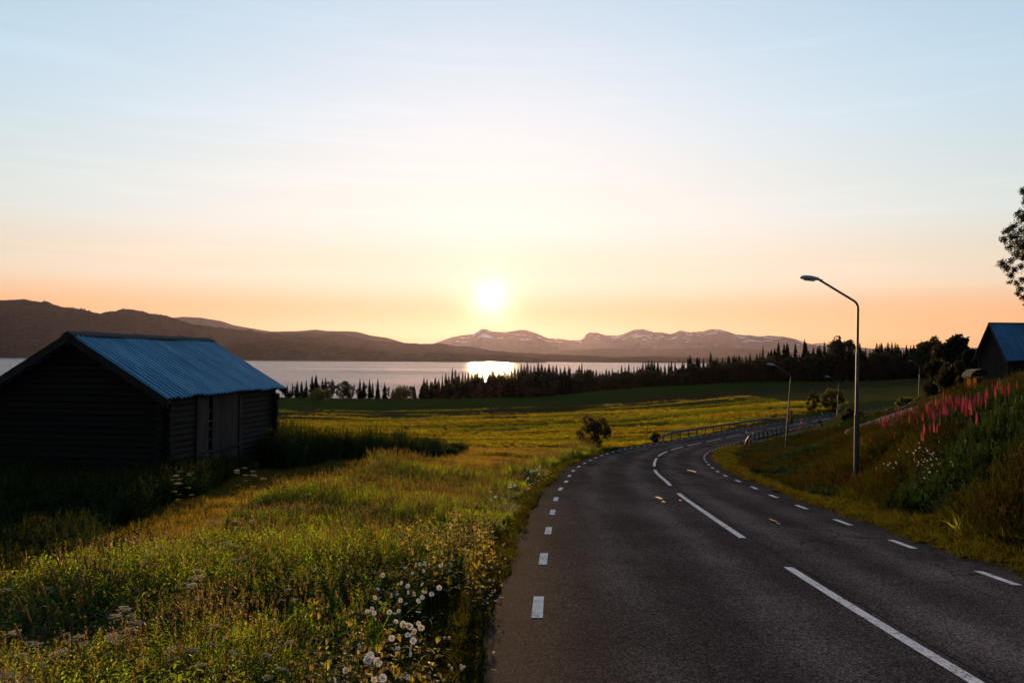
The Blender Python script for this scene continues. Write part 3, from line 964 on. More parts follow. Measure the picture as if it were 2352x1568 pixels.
# door
mb = MB(); mb.box((D0 + 0.30, -0.075, 0.86), (D1 - 0.22, -0.02, 0.95))
door = kid('door', mb.mesh('door', m_board), barn)
pw = 0.262
x = D0 + 0.30
i = 0
while x < D1 - 0.26:
    w = pw * rg.uniform(0.85, 1.1)
    x1 = min(x + w - 0.008, D1 - 0.22)
    if not (2.78 < x + w / 2 < 2.98):
        mb = MB(); mb.box((x, -0.018 + rg.uniform(-.008, .004), 0.80), (x1, 0.012, WALL - 0.16 + rg.uniform(-.04, .02)))
        kid('plank', mb.mesh('plank', m_plank), door)
    mb = MB(); mb.box((x, -0.016 + rg.uniform(-.006, .004), 0.16 + rg.uniform(0, .1)), (x1, 0.010, 0.79))
    kid('plank', mb.mesh('plank', m_plank), door)
    x += w
    i += 1
for zz in (1.25, 1.62, 2.28):
    mb = MB(); mb.box((D0 + 0.30, 0.014, zz), (D1 - 0.22, 0.05, zz + 0.12))
    kid('brace', mb.mesh('brace', m_board), door)
for x0, x1, z1 in ((D0 - 0.02, D0 + 0.27, WALL - 0.03), (D1 - 0.20, D1 + 0.06, WALL - 0.25)):
    mb = MB(); mb.box((x0, -0.055, 0.0), (x1, 0.17, z1))
    kid('door_post', mb.mesh('door_post', m_plank), barn)
mb = MB(); mb.box((D0 + 0.27, -0.05, WALL - 0.15), (D1 - 0.20, 0.15, WALL - 0.02)); kid('lintel', mb.mesh('lintel', m_board), barn)
mb = MB(); mb.box((D0 + 0.27, -0.10, -0.02), (D1 - 0.20, 0.16, 0.14)); kid('threshold', mb.mesh('threshold', m_board), barn)
for (x, y) in ((0.0, 0.1), (2.6, 0.1), (5.4, 0.1), (8.3, 0.1), (0.0, 3.0), (0.0, 6.0), (8.3, 3.0), (8.3, 6.0)):
    p = barn_p = Matrix.Rotation(math.pi / 2 - TH, 3, 'Z') @ Vector((x, y, 0)) + Vector((BX, BY, 0))
    g = gz1(p.x, p.y) - BZ
    mb = MB()
    mb.box((x - 0.35, y - 0.28, min(g, 0) - 0.3), (x + 0.35, y + 0.3, 0.0))
    me = mb.mesh('foundation_stone', simple_mat('field stone', (0.06, 0.058, 0.055), 0.9, 0, 0.4, 6.0, 0.2, 0.6) if 'field stone' not in bpy.data.materials else bpy.data.materials['field stone'])
    kid('foundation_stone', me, barn)

# ------------------------------------------------------------------ barn up on the bank
r_ax = Vector((1.0, 0.035, 0)).normalized()
RB = Vector((36.2, 60.0, -2.7))
barn2 = empty('plank_barn', RB, math.atan2(r_ax.y, r_ax.x))
tag(barn2, 'dark plank barn with blue sheet roof on the bank among lupins', 'barn')
E2, R2, HW, L2 = 2.72, 5.55, 2.0, 13.0       # eave, ridge, half width, length
roof_sheets(barn2, -0.25, L2 + 0.3, 16, 2, -HW, 0.0, E2, R2, (0.0, 0.30, 0.64, 1.0), m_roof2, rib=0.012, sag=lambda x, s: 0.03 * math.sin(x * 0.9 + s * 2))
roof_sheets(barn2, -0.25, L2 + 0.3, 16, 2, HW, 0.0, E2, R2, (0.0, 0.30, 0.64, 1.0), m_roof2, rib=0.012)
m_plank2 = wood_mat('dark red brown plank', (0.002, 0.0015, 0.0014), (0.008, 0.006, 0.005), 2)
def plank_wall(parent, xs, y, zlo, ztop, mat, across=False):
    for a, b in xs:
        mb = MB()
        off = random.uniform(-.012, .012)
        z1 = ztop((a + b) / 2)
        if across:
            mb.box((y - 0.02 + off, a, zlo), (y + 0.02 + off, b, z1))
        else:
            mb.box((a, y - 0.02 + off, zlo), (b, y + 0.02 + off, z1))
        kid('plank', mb.mesh('plank', mat), parent)
pw = 0.24
ye = HW - 0.35
plank_wall(barn2, [(-ye + k * pw, -ye + (k + 1) * pw - 0.012) for k in range(int(2 * ye / pw))], 0.05, -0.6, lambda y: E2 + (R2 - E2) * (1 - abs(y) / HW) - 0.05, m_plank2, True)
plank_wall(barn2, [(k * 0.26 + 0.08, (k + 1) * 0.26 + 0.068) for k in range(int(L2 / 0.26))], -ye, -0.6, lambda x: E2 + 0.2, m_plank2)
plank_wall(barn2, [(k * 0.52 + 0.08, (k + 1) * 0.52 + 0.068) for k in range(int(L2 / 0.52))], ye, -0.6, lambda x: E2 + 0.2, m_plank2)
for s in (-1, 1):
    slope_board(barn2, 'barge_board', -0.30, -0.255, s * (HW + 0.03), E2 - 0.02, s * 0.001, R2, -0.20, 0.03, m_board)
    mb = MB(); mb.box((-0.0, s * ye - 0.06, -0.6), (0.12, s * ye + 0.06, E2 + 0.1)); kid('corner_post', mb.mesh('corner_post', m_board), barn2)
mb = MB(); mb.box((-0.28, -0.10, R2 + 0.005), (L2 + 0.3, 0.10, R2 + 0.045)); kid('ridge_board', mb.mesh('ridge_board', m_board), barn2)

# low lean-to beside it: its yellow sheet is made up, to glow with the sun behind it
m_yel, t, out = new_mat('yellow translucent sheet')
tr = t.nodes.new('ShaderNodeBsdfTranslucent')
oc = t.nodes.new('ShaderNodeTexCoord').outputs['Object']
t.links.new(ramp(t, noise(t, 6.0, 4, 0.6, oc, mscale=(2, 1, 0.5)), [(0.3, (0.14, 0.08, 0.01)), (0.7, (0.32, 0.21, 0.035))]), tr.inputs['Color'])
t.links.new(tr.outputs[0], out.inputs['Surface'])
ps = at(2240, 880, 57.5)
gz = gz1(ps.x, ps.y)
shed = empty('lean_to', (ps.x, ps.y, gz), 0.0)
tag(shed, 'small dark lean-to beside the plank barn, with a yellow sheet added for its sunlit glow', 'shed')
zr = ps.z - gz
for sx in (-0.42, 0.42):
    for sy in (-0.3, 0.5):
        mb = MB(); mb.box((sx - 0.05, sy - 0.05, -0.3), (sx + 0.05, sy + 0.05, zr + 0.45)); kid('post', mb.mesh('post', m_board), shed)
mb = MB()
prof = [(-0.62, 0.42), (-0.5, 0.70), (-0.2, 0.92), (0.2, 0.98), (0.5, 0.9), (0.66, 0.6)]
V = [(x, y, zr + z) for y in (-0.5, 0.7) for x, z in prof] + [(x, y, zr + z + 0.05) for y in (-0.5, 0.7) for x, z in prof]
n = len(prof)
fs = []
for k in range(n - 1):
    fs += [(k, k + 1, n + k + 1, n + k), (2 * n + k, 3 * n + k, 3 * n + k + 1, 2 * n + k + 1), (k, 2 * n + k, 2 * n + k + 1, k + 1), (n + k, n + k + 1, 3 * n + k + 1, 3 * n + k)]
mb.add(V, fs); kid('roof', mb.mesh('roof', m_board), shed)
mb = MB(); mb.box((-0.36, 0.50, zr - 0.36), (0.36, 0.506, zr + 0.36)); kid('sheet', mb.mesh('sheet', m_yel), shed)
mb = MB(); mb.box((-0.45, -0.33, zr - 0.42), (0.45, 0.52, zr - 0.37)); kid('shelf', mb.mesh('shelf', m_board), shed)
mb = MB(); mb.box((-0.60, -0.3, zr + 0.36), (0.62, 0.52, zr + 0.42)); kid('beam', mb.mesh('beam', m_board), shed)

# ------------------------------------------------------------------ trees
m_bark = simple_mat('dark bark', (0.025, 0.020, 0.016), 0.95, 0, 0.4, 8.0, 0.1, 0.5)
m_birch = simple_mat('birch bark', (0.20, 0.18, 0.16), 0.9, 0, 0.6, 5.0, 0.2, 0.2)
m_needle = leaf_mat('spruce needles', (0.010, 0.016, 0.006), (0.018, 0.020, 0.005), 0.25, 0.4, 0.02, 0.0)
m_leaf = leaf_mat('dark summer leaves', (0.016, 0.022, 0.006), (0.035, 0.034, 0.006), 0.38, 0.4, 0.03, 0.02)
m_leaf_b = leaf_mat('bush leaves', (0.026, 0.034, 0.010), (0.10, 0.085, 0.012), 0.42, 0.4, 0.03, 0.02)
m_leaf_birch = leaf_mat('birch leaves', (0.018, 0.024, 0.007), (0.045, 0.048, 0.008), 0.35, 0.4, 0.03, 0.03)

def spruce(seed, h=18.0, R=2.6, gap=0.06):
    rg = np.random.default_rng(seed)
    mb = MB()
    V, Fq = [], []
    z = h * gap
    k = 0
    lev = 0
    thin = rg.uniform(0.75, 1.1)
    while z < h * 0.985:
        u = z / h
        r = R * thin * (1 - u ** 1.25) ** 0.9 * 0.92 * (0.85 + 0.3 * rg.random()) * min(1, 0.55 + u * 3) + 0.10
        nb = int(8 + 3 * (1 - u))
        a0 = rg.random() * 6.28
        for b in range(nb):
            if rg.random() < 0.08:
                continue
            a = a0 + 2 * math.pi * b / nb + rg.uniform(-.25, .25)
            rr = r * rg.uniform(0.65, 1.15)
            ca, sa = math.cos(a), math.sin(a)
            drop = rr * rg.uniform(0.18, 0.45)
            w = 0.20 * rr + 0.12
            p0 = np.array([0.08 * ca, 0.08 * sa, z + 0.08])
            pm = np.array([ca * rr * 0.55, sa * rr * 0.55, z - drop * 0.55])
            pe = np.array([ca * rr, sa * rr, z - drop * 0.8])
            sd = np.array([-sa, ca, 0]) * w
            dn = np.array([0, 0, -0.28 * rr - 0.1])
            dn = np.array([0, 0, -0.30 * rr - 0.22])
            jt = lambda q: q + rg.normal(0, 0.07, 3)
            V += [p0, jt(pm + sd), pe, jt(pm - sd)]; Fq.append((k, k + 1, k + 2, k + 3)); k += 4
            V += [p0, pe, jt(pe * 0.85 + p0 * 0.15 + dn * 0.8), jt(pm * 0.6 + p0 * 0.4 + dn * 1.2)]; Fq.append((k, k + 1, k + 2, k + 3)); k += 4
            V += [jt(pm + sd), jt(pe + sd * 0.2), jt(pm + sd * 1.2 + dn * 0.9), jt(p0 * 0.6 + pm * 0.4 + sd * .6 + dn)]; Fq.append((k, k + 1, k + 2, k + 3)); k += 4
            V += [jt(pm - sd), jt(pe - sd * 0.2), jt(pm - sd * 1.2 + dn * 0.9), jt(p0 * 0.6 + pm * 0.4 - sd * .6 + dn)]; Fq.append((k, k + 1, k + 2, k + 3)); k += 4
        z += h * (0.030 + 0.016 * rg.random()) * (1.15 - 0.45 * u)
        lev += 1
    V += [np.array([-.12, 0, h * .93]), np.array([0, .02, h * 1.02]), np.array([.12, 0, h * .93]), np.array([0, -.02, h * .9])]; Fq.append((k, k + 1, k + 2, k + 3))
    crown = np_mesh('crown', V, Fq, m_needle, smooth=False)
    mb.tube([(0, 0, -0.6), (0, 0, h * 0.5), (0, 0, h * 0.98)], [h * 0.011, h * 0.007, 0.02], 6)
    return mb.mesh('trunk', m_bark), crown

def leaf_cloud(rg, blobs, n, size, droop=0.0, shell=0.55, edge=True):
    """n leaf-sized diamonds spread through lumpy blobs (x, y, z, rx, ry, rz)"""
    B = np.array(blobs, float)
    wgt = (B[:, 3] * B[:, 4] * B[:, 5]) ** 0.67
    idx = rg.choice(len(B), n, p=wgt / wgt.sum())
    d = rg.normal(size=(n, 3))
    d /= np.linalg.norm(d, axis=1)[:, None]
    rad = shell + (1 - shell) * rg.random(n) ** 0.6
    rad *= 0.80 + 0.30 * fbm(d[:, 0] * 2.6 + idx * 3.1, d[:, 1] * 2.6 + d[:, 2] * 2.2, 3)
    C = B[idx, :3] + d * rad[:, None] * B[idx, 3:6]
    keep = vnoise(C[:, 0] * 1.9 / max(0.3, B[:, 3].mean()) + 4, C[:, 2] * 2.1 / max(0.3, B[:, 3].mean()) + C[:, 1]) > -0.45
    C = C[keep]
    n = len(C)
    a = rg.normal(size=(n, 3)); a[:, 2] -= droop
    a /= np.linalg.norm(a, axis=1)[:, None]
    b = np.cross(a, rg.normal(size=(n, 3)))
    b /= np.linalg.norm(b, axis=1)[:, None] + 1e-9
    s = size * (0.6 + 0.8 * rg.random(n))[:, None]
    V = np.stack([C - a * s, C + b * s * 0.55, C + a * s, C - b * s * 0.55], 1).reshape(-1, 3)
    return V, np.arange(4 * n).reshape(-1, 4)

def limbs(mb, rg, blobs, base, top, r0, mat=0, n=8):
    base, top = np.array(base, float), np.array(top, float)
    mb.tube([base, base * 0.5 + top * 0.5 + np.array([rg.uniform(-.1, .1), 0, 0]), top], [r0, r0 * 0.7, r0 * 0.3], 8, mat)
    for b in blobs[:n]:
        c = np.array(b[:3], float)
        st = base + (top - base) * np.clip((c[2] - base[2]) / max(1e-3, top[2] - base[2]) * 0.65, 0.12, 0.9)
        mid = (st + c) / 2 + np.array([0, 0, 0.12 * np.linalg.norm(c - st)])
        mb.tube([st, mid, c], [r0 * 0.42, r0 * 0.25, r0 * 0.08], 5, mat)

def broadleaf(seed, h, R, n=2600, size=0.24, stem=0.25, bark=None, leaf=None, nb=14, narrow=1.0, low=0.22):
    rg = np.random.default_rng(seed)
    blobs = []
    for k in range(nb):
        u = low + (0.93 - low) * (k + rg.random()) / nb
        rmax = R * math.sin(math.pi * min(0.97, (u - low) / (1.02 - low) * 0.8 + 0.18)) * narrow
        a = rg.random() * 6.28
        rr = rmax * rg.uniform(0.25, 0.75)
        br = R * rg.uniform(0.28, 0.46)
        blobs.append((math.cos(a) * rr, math.sin(a) * rr, u * h, br, br, br * rg.uniform(0.8, 1.3)))
    V, Fq = leaf_cloud(rg, blobs, n, size)
    crown = np_mesh('crown', V, Fq, leaf or m_leaf, smooth=False)
    mb = MB()
    limbs(mb, rg, blobs, (0, 0, -0.5), (0, 0, h * 0.85), stem, 0, nb)
    return mb.mesh('trunk', bark or m_bark), crown

def bush_mesh(seed, h, R, n=1800, size=0.11, leaf=None, nb=18):
    rg = np.random.default_rng(seed)
    blobs = []
    for k in range(nb):
        a = 2.4 * k + rg.uniform(-.3, .3)
        q_ = math.sqrt((k + 0.5) / nb)
        rr = R * 0.70 * q_
        u = rg.uniform(0.60, 0.80) * math.sqrt(max(0.05, 1 - 0.80 * q_ * q_)) if k % 3 else rg.uniform(0.12, 0.35)
        br = R * rg.uniform(0.25, 0.36)
        blobs.append((math.cos(a) * rr, math.sin(a) * rr, u * h, br, br, min(br, h * 0.3) * rg.uniform(0.9, 1.2)))
    V, Fq = leaf_cloud(rg, blobs, int(n * 1.5), size * 0.85, shell=0.30)
    crown = np_mesh('foliage', V, Fq, leaf or m_leaf_b, smooth=False)
    mb = MB()
    for b in blobs:
        mb.tube([(b[0] * .15, b[1] * .15, -0.15), (b[0] * .6, b[1] * .6, b[2] * .55), (b[0], b[1], b[2])], [0.03, 0.02, 0.008], 5)
    return mb.mesh('stem', m_bark), crown

def plant_tree(name, label, cat, group, meshes, loc, s=1.0, sxy=None, rz=0.0, parts=('trunk', 'crown')):
    e = empty(name, loc, rz)
    e.scale = (sxy or s, sxy or s, s)
    tag(e, label, cat, group)
    for pn, me in zip(parts, meshes):
        kid(pn, me, e)
    return e

SPR = [spruce(100 + k, 18.0, 3.0 + 0.3 * (k % 3), 0.05) for k in range(6)]
SPR_T = [spruce(140 + k, 16.0, 2.3, 0.14) for k in range(3)]
BIR = [broadleaf(160 + k, 12.0, 2.6, 1500, 0.30, 0.16, m_birch, m_leaf, 12, 1.0, 0.30) for k in range(4)]
BIR2 = [broadleaf(180 + k, 12.0, 3.6, 2400, 0.30, 0.18, m_bark, m_leaf, 14, 1.0, 0.10) for k in range(4)]

top_x = [640, 660, 690, 720, 740, 765, 800, 815, 830, 860, 880, 900, 930, 955, 962, 972, 1000, 1040, 1060, 1100, 1130, 1160, 1200, 1240, 1290, 1330, 1400, 1450, 1490, 1530, 1580, 1650, 1700, 1750, 1790, 1840, 1885, 1935, 1980, 2030, 2080, 2140, 2200, 2400]
top_y = [882, 880, 874, 868, 870, 874, 878, 874, 872, 872, 878, 886, 884, 886, 886, 872, 870, 852, 858, 849, 843, 846, 843, 839, 846, 841, 850, 842, 835, 838, 826, 818, 815, 808, 802, 797, 800, 790, 797, 797, 800, 792, 790, 780]
bas_x = [640, 760, 960, 1100, 1300, 1500, 1700, 2000, 2150, 2400]
bas_y = [919, 914, 907, 903, 893, 888.5, 880, 868, 864, 860]
rg = np.random.default_rng(21)
def tree_spot(px, dY=0.0):
    y = float(np.interp(px, [640, 960, 1300, 1500, 1700, 2000, 2400], [446, 438, 415, 398, 374, 340, 332])) + dY
    r = ray(px, 860)
    return Vector((r[0] * y, y, gz1(r[0] * y, y)))
def grow(px, dY, kind, hmul=1.0, why=0):
    p = tree_spot(px, dY)
    hmul_in = hmul
    hmul = hmul * 1.12
    b_, t_ = float(np.interp(px, bas_x, bas_y)), float(np.interp(px, top_x, top_y))
    want = max(2.0, ray(px, b_ + (t_ - b_) * hmul)[2] * p.y - p.z)
    marks = ((690, 'at the barn end of the sparse shore trees'), (735, 'close behind the round field bush'), (790, 'just right of the round field bush'), (850, 'midway along the sparse shore trees'),
             (905, 'where the shore trees thin out'), (962, 'at the lone end of the sparse shore trees'), (1020, 'starting the dense row before the lake'), (1085, 'before the lake left of the sun glitter'),
             (1170, 'before the sun glitter on the lake'), (1250, 'right of the sun glitter on the lake'), (1340, 'below the flat-topped rock knob'), (1420, 'below the saddle right of the rock knob'), (1500, 'below the first rounded snowy summit'),
             (1590, 'below the small pointed summit'), (1680, 'below the broad snowy summit'), (1770, 'in the wood behind the second lamp'), (1850, 'in the wood above the two roadside bushes'), (1900, 'in the wood left of the third lamp'), (1970, 'behind the nearest lamp post'),
             (2040, 'right of the nearest lamp post'), (2100, 'left of the farthest lamp'), (9999, 'at the wood end by the big dark trees'))
    seg = next(w_ for x_, w_ in marks if px < x_)
    size_w = 'tall' if hmul > 1.12 else ('middling' if hmul > 0.92 else ('short' if hmul > 0.67 else 'low'))
    if dY > 11:
        seg = 'in rear ' + seg.replace('in the wood ', '')
    rz = float(rg.random() * 6.28)
    if kind == 's':
        me, h0, nm, lab = SPR[rg.integers(len(SPR))], 18.0, 'spruce_tree', size_w + ' pointed spruce ' + seg
    elif kind == 't':
        me, h0, nm, lab = SPR_T[rg.integers(len(SPR_T))], 16.0, 'spruce_tree', size_w + ' slender open spruce ' + seg
    elif kind == 'b':
        me, h0, nm, lab = BIR[rg.integers(len(BIR))], 12.0, 'birch_tree', size_w + ' leafy birch ' + seg
    else:
        me, h0, nm, lab = BIR2[rg.integers(len(BIR2))], 12.0, 'broadleaf_tree', size_w + ' round broadleaf tree ' + seg
    s = want / h0
    w = s * float(rg.uniform(0.75, 1.4))
    if kind in 'st':
        w = max(w, 0.50 * s + 0.30)
    if kind == 'd':
        w *= 1.35
    plant_tree(nm, lab, 'tree', nm.replace('_', ' ') + 's ' + seg, me, (p.x, p.y, p.z - 0.2), s, w, rz)
# sparse row at the left, as the photograph shows it
for px, k, hm in ((650, 'b', .75), (660, 's', .85), (672, 't', .9), (683, 's', .95), (693, 's', .9), (704, 't', .9), (717, 's', 1.05), (726, 's', 1.1), (741, 's', .95), (748, 's', 1.0), (757, 'b', .85), (765, 'b', .95), (776, 'b', .75), (791, 'd', 1.0), (800, 'd', .85), (812, 'b', .7), (827, 's', 1.0), (836, 's', .9), (849, 's', 1.0), (856, 't', .8), (868, 's', 1.05), (884, 's', 1.0), (892, 'b', .75), (903, 't', .75), (912, 'b', .8), (920, 'b', .8), (929, 's', 1.0), (935, 'b', .9), (944, 'b', .95), (952, 's', 1.0), (949, 'b', .9)):
    grow(px, float(rg.uniform(-4, 8)), k, hm)
# spruces against the lake
for px, hm in ((968, .75), (974, 1.05), (981, 1.0), (990, .85), (1000, 1.05), (1008, .85), (1016, .95), (1024, 1.0), (1031, .85), (1039, 1.05), (1046, 1.0), (1054, .95), (1063, 1.0), (1069, .9), (1076, .95), (1084, 1.0), (1090, .95), (1097, 1.05), (1104, .75), (1110, .75), (1117, .6), (1124, 1.0), (1130, 1.05), (1136, .9), (1143, .85), (1150, .95), (1157, 1.05), (1163, .8), (1169, .75), (1175, .9), (1182, 1.0), (1190, .9), (1197, 1.05), (1204, 1.0), (1211, 1.1), (1219, .95), (1227, .95), (1236, 1.05), (1244, 1.0), (1252, .9), (1261, 1.05), (1270, 1.0), (1278, 1.05), (1287, .95), (1297, 1.0), (1306, 1.0)):
    grow(px, float(rg.uniform(-3, 10)), 't' if rg.random() < .25 else 's', hm)
# the dense wood
px = 966.0
while px < 1215:
    grow(px, float(rg.uniform(-2, 8)), 'd', float(rg.uniform(0.22, 0.45)))
    px += float(rg.uniform(8, 13))
px = 970.0
while px < 1310:
    grow(px, float(rg.uniform(12, 30)), 's', float(rg.uniform(0.65, 0.95)))
    px += float(rg.uniform(9, 15))
px = 655.0
while px < 955:
    grow(px, float(rg.uniform(4, 14)), 'b' if rg.random() < .6 else 's', float(rg.uniform(0.5, 0.8)))
    px += float(rg.uniform(11, 22))
px = 1212.0
while px < 2150:
    grow(px, float(rg.uniform(-2, 6)), 'd', float(rg.uniform(0.48, 0.78)))
    px += float(rg.uniform(6, 11))
px = 1310.0
while px < 2170:
    grow(px, float(rg.uniform(8, 30)), 's' if rg.random() < .8 else 't', float(rg.uniform(0.72, 1.10)))
    px += float(rg.uniform(5.5, 9.5))
px = 1330.0
while px < 2160:
    grow(px, float(rg.uniform(32, 60)), 's', float(rg.uniform(0.6, 0.95)))
    px += float(rg.uniform(11, 20))
for px, k, hm in ((1788, 's', 1.12), (1808, 's', 1.08), (1848, 's', 1.15), (1868, 's', .95), (1882, 's', 1.0), (1917, 'd', 1.0), (1930, 'b', 1.15), (1944, 'b', 1.1), (1975, 's', 1.05), (2024, 's', 1.05), (2040, 's', 1.08), (2082, 's', 1.05), (2092, 's', 1.02), (2118, 'd', 1.0), (2132, 'd', 1.05), (2146, 'd', 1.1), (2160, 'd', 1.0), (2180, 'd', 1.0)):
    grow(px, float(rg.uniform(0, 6)), k, hm)

# bushes and single trees
def bush_at(px, py_base, py_top, wpx, Y, label, group=None, n=1800, name='bush', tree=False, leaf=None, size=None):
    b = at(px, py_base, Y)
    g = gz1(b.x, b.y)
    top = ray(px, py_top)[2] * Y
    h = max(0.4, top - g)
    R = wpx / 2 / F * Y * 1.05
    seed = int(px * 3 + Y)
    if tree:
        me = broadleaf(seed, h, R, n, size or 0.15, 0.10 + 0.012 * h, m_bark, leaf or m_leaf, 16, 1.0, 0.12)
        return plant_tree(name, label, 'tree', group, me, (b.x, b.y, g - 0.1))
    me = bush_mesh(seed, h, R, n, size or (0.05 + Y * 0.0007), leaf)
    return plant_tree(name, label, 'bush', group, me, (b.x, b.y, g - 0.05), parts=('stem', 'foliage'))
bush_at(1366, 998, 936, 92, 66, 'rounded dark bush standing at the field edge before the guard rail', n=3800)
bush_at(1868, 936, 883, 34, 150, 'narrow bush beside a larger one beyond the road', n=2200, size=0.16)
bush_at(1913, 938, 878, 62, 155, 'large bush behind the third lamp post', n=3600, size=0.17)
bush_at(1958, 985, 932, 62, 80, 'dark dense bush behind the nearest lamp post', n=3600)
bush_at(1993, 972, 952, 26, 90, 'small dark bush beside the picket fence end', n=800)
bush_at(2020, 962, 935, 20, 95, 'small spiky bush before the far road', n=700)
bush_at(2048, 955, 928, 34, 100, 'ragged bush half hiding the far road', n=1200)
bush_at(2082, 940, 900, 48, 105, 'leafy bush behind the picket fence under the farthest lamp', n=1900)
bush_at(2108, 935, 905, 46, 98, 'leafy bush next to the big dark trees behind the fence', n=1700)
bush_at(1506, 1003, 985, 30, 80, 'low bush at the start of the long guard rail', n=700)
bush_at(1818, 944, 931, 18, 125, 'tiny dark bush between red poles and road', n=400)
bush_at(735, 927, 889, 66, 405, 'round bush in front of the shore trees', n=1800, size=0.45)
bush_at(922, 914, 884, 56, 420, 'dark round bush closing the row of shore trees', n=1600, size=0.45)
bush_at(2195, 905, 768, 112, 74, 'big dark broadleaf tree beside the plank barn', n=9000, name='broadleaf_tree', tree=True, size=0.16)
bush_at(2150, 912, 822, 70, 80, 'lower dark tree leaning out over the picket fence', n=4200, name='broadleaf_tree', tree=True, size=0.16)
bush_at(2226, 905, 800, 60, 70, 'dark tree filling the gap before the plank barn', n=4200, name='broadleaf_tree', tree=True, size=0.16)

# the tall birch at the right edge of the picture
rg = np.random.default_rng(77)
Yt = 33.0
tb = at(2475, 900, Yt)
tb.z = gz1(tb.x, tb.y)
e = empty('birch_tree', tb)
tag(e, 'tall birch hanging its dark leafy branches in at the right edge', 'tree')
def rel(px, py, dy=0.0):
    p = at(px, py, Yt + dy)
    return (p.x - tb.x, p.y - tb.y, p.z - tb.z)
spec = [(2352, 440, 13), (2360, 462, 16), (2340, 490, 12), (2352, 500, 20), (2326, 522, 11), (2340, 530, 20), (2312, 532, 13), (2330, 548, 20), (2305, 550, 11), (2318, 565, 14), (2348, 565, 22), (2334, 585, 13), (2352, 590, 14), (2322, 600, 9), (2302, 606, 13), (2312, 615, 12), (2330, 620, 10), (2345, 612, 9), (2322, 632, 11), (2318, 645, 9), (2350, 640, 14), (2334, 650, 8), (2345, 662, 12), (2338, 675, 9), (2352, 682, 12), (2348, 710, 6), (2354, 700, 5), (2380, 420, 26), (2395, 480, 34), (2400, 545, 38), (2395, 610, 36), (2400, 670, 30), (2440, 400, 40), (2450, 470, 46), (2455, 540, 50), (2460, 620, 46), (2490, 380, 40), (2510, 450, 50), (2520, 540, 55), (2520, 620, 45), (2470, 690, 30), (2540, 690, 35), (2480, 330, 30)]
blobs = []
for px, py, r in spec:
    x, y, z = rel(px, py, float(rg.uniform(-0.8, 0.8)))
    rr = r / F * Yt
    blobs.append((x, y, z, rr, rr, rr * 1.1))
V, Fq = leaf_cloud(rg, blobs, 70000, 0.034, 0.3, shell=0.05)
kid('crown', np_mesh('crown', V, Fq, m_leaf_birch, smooth=False), e)
mb = MB()
top = rel(2480, 330)
mb.tube([(0, 0, -0.5), (0.05, 0, top[2] * .5), (top[0], top[1], top[2])], [0.22, 0.15, 0.04], 10)
for b in blobs:
    u = float(np.clip(b[2] / top[2] + 0.02, 0.2, 0.95))
    s0 = (top[0] * u * u, 0, top[2] * u)
    md = ((s0[0] + b[0]) / 2, (s0[1] + b[1]) / 2, (s0[2] + b[2]) / 2 + 0.12 * abs(b[0] - s0[0]))
    mb.tube([s0, md, (b[0], b[1], b[2])], [0.028, 0.016, 0.005], 5)
kid('trunk', mb.mesh('trunk', m_birch), e)

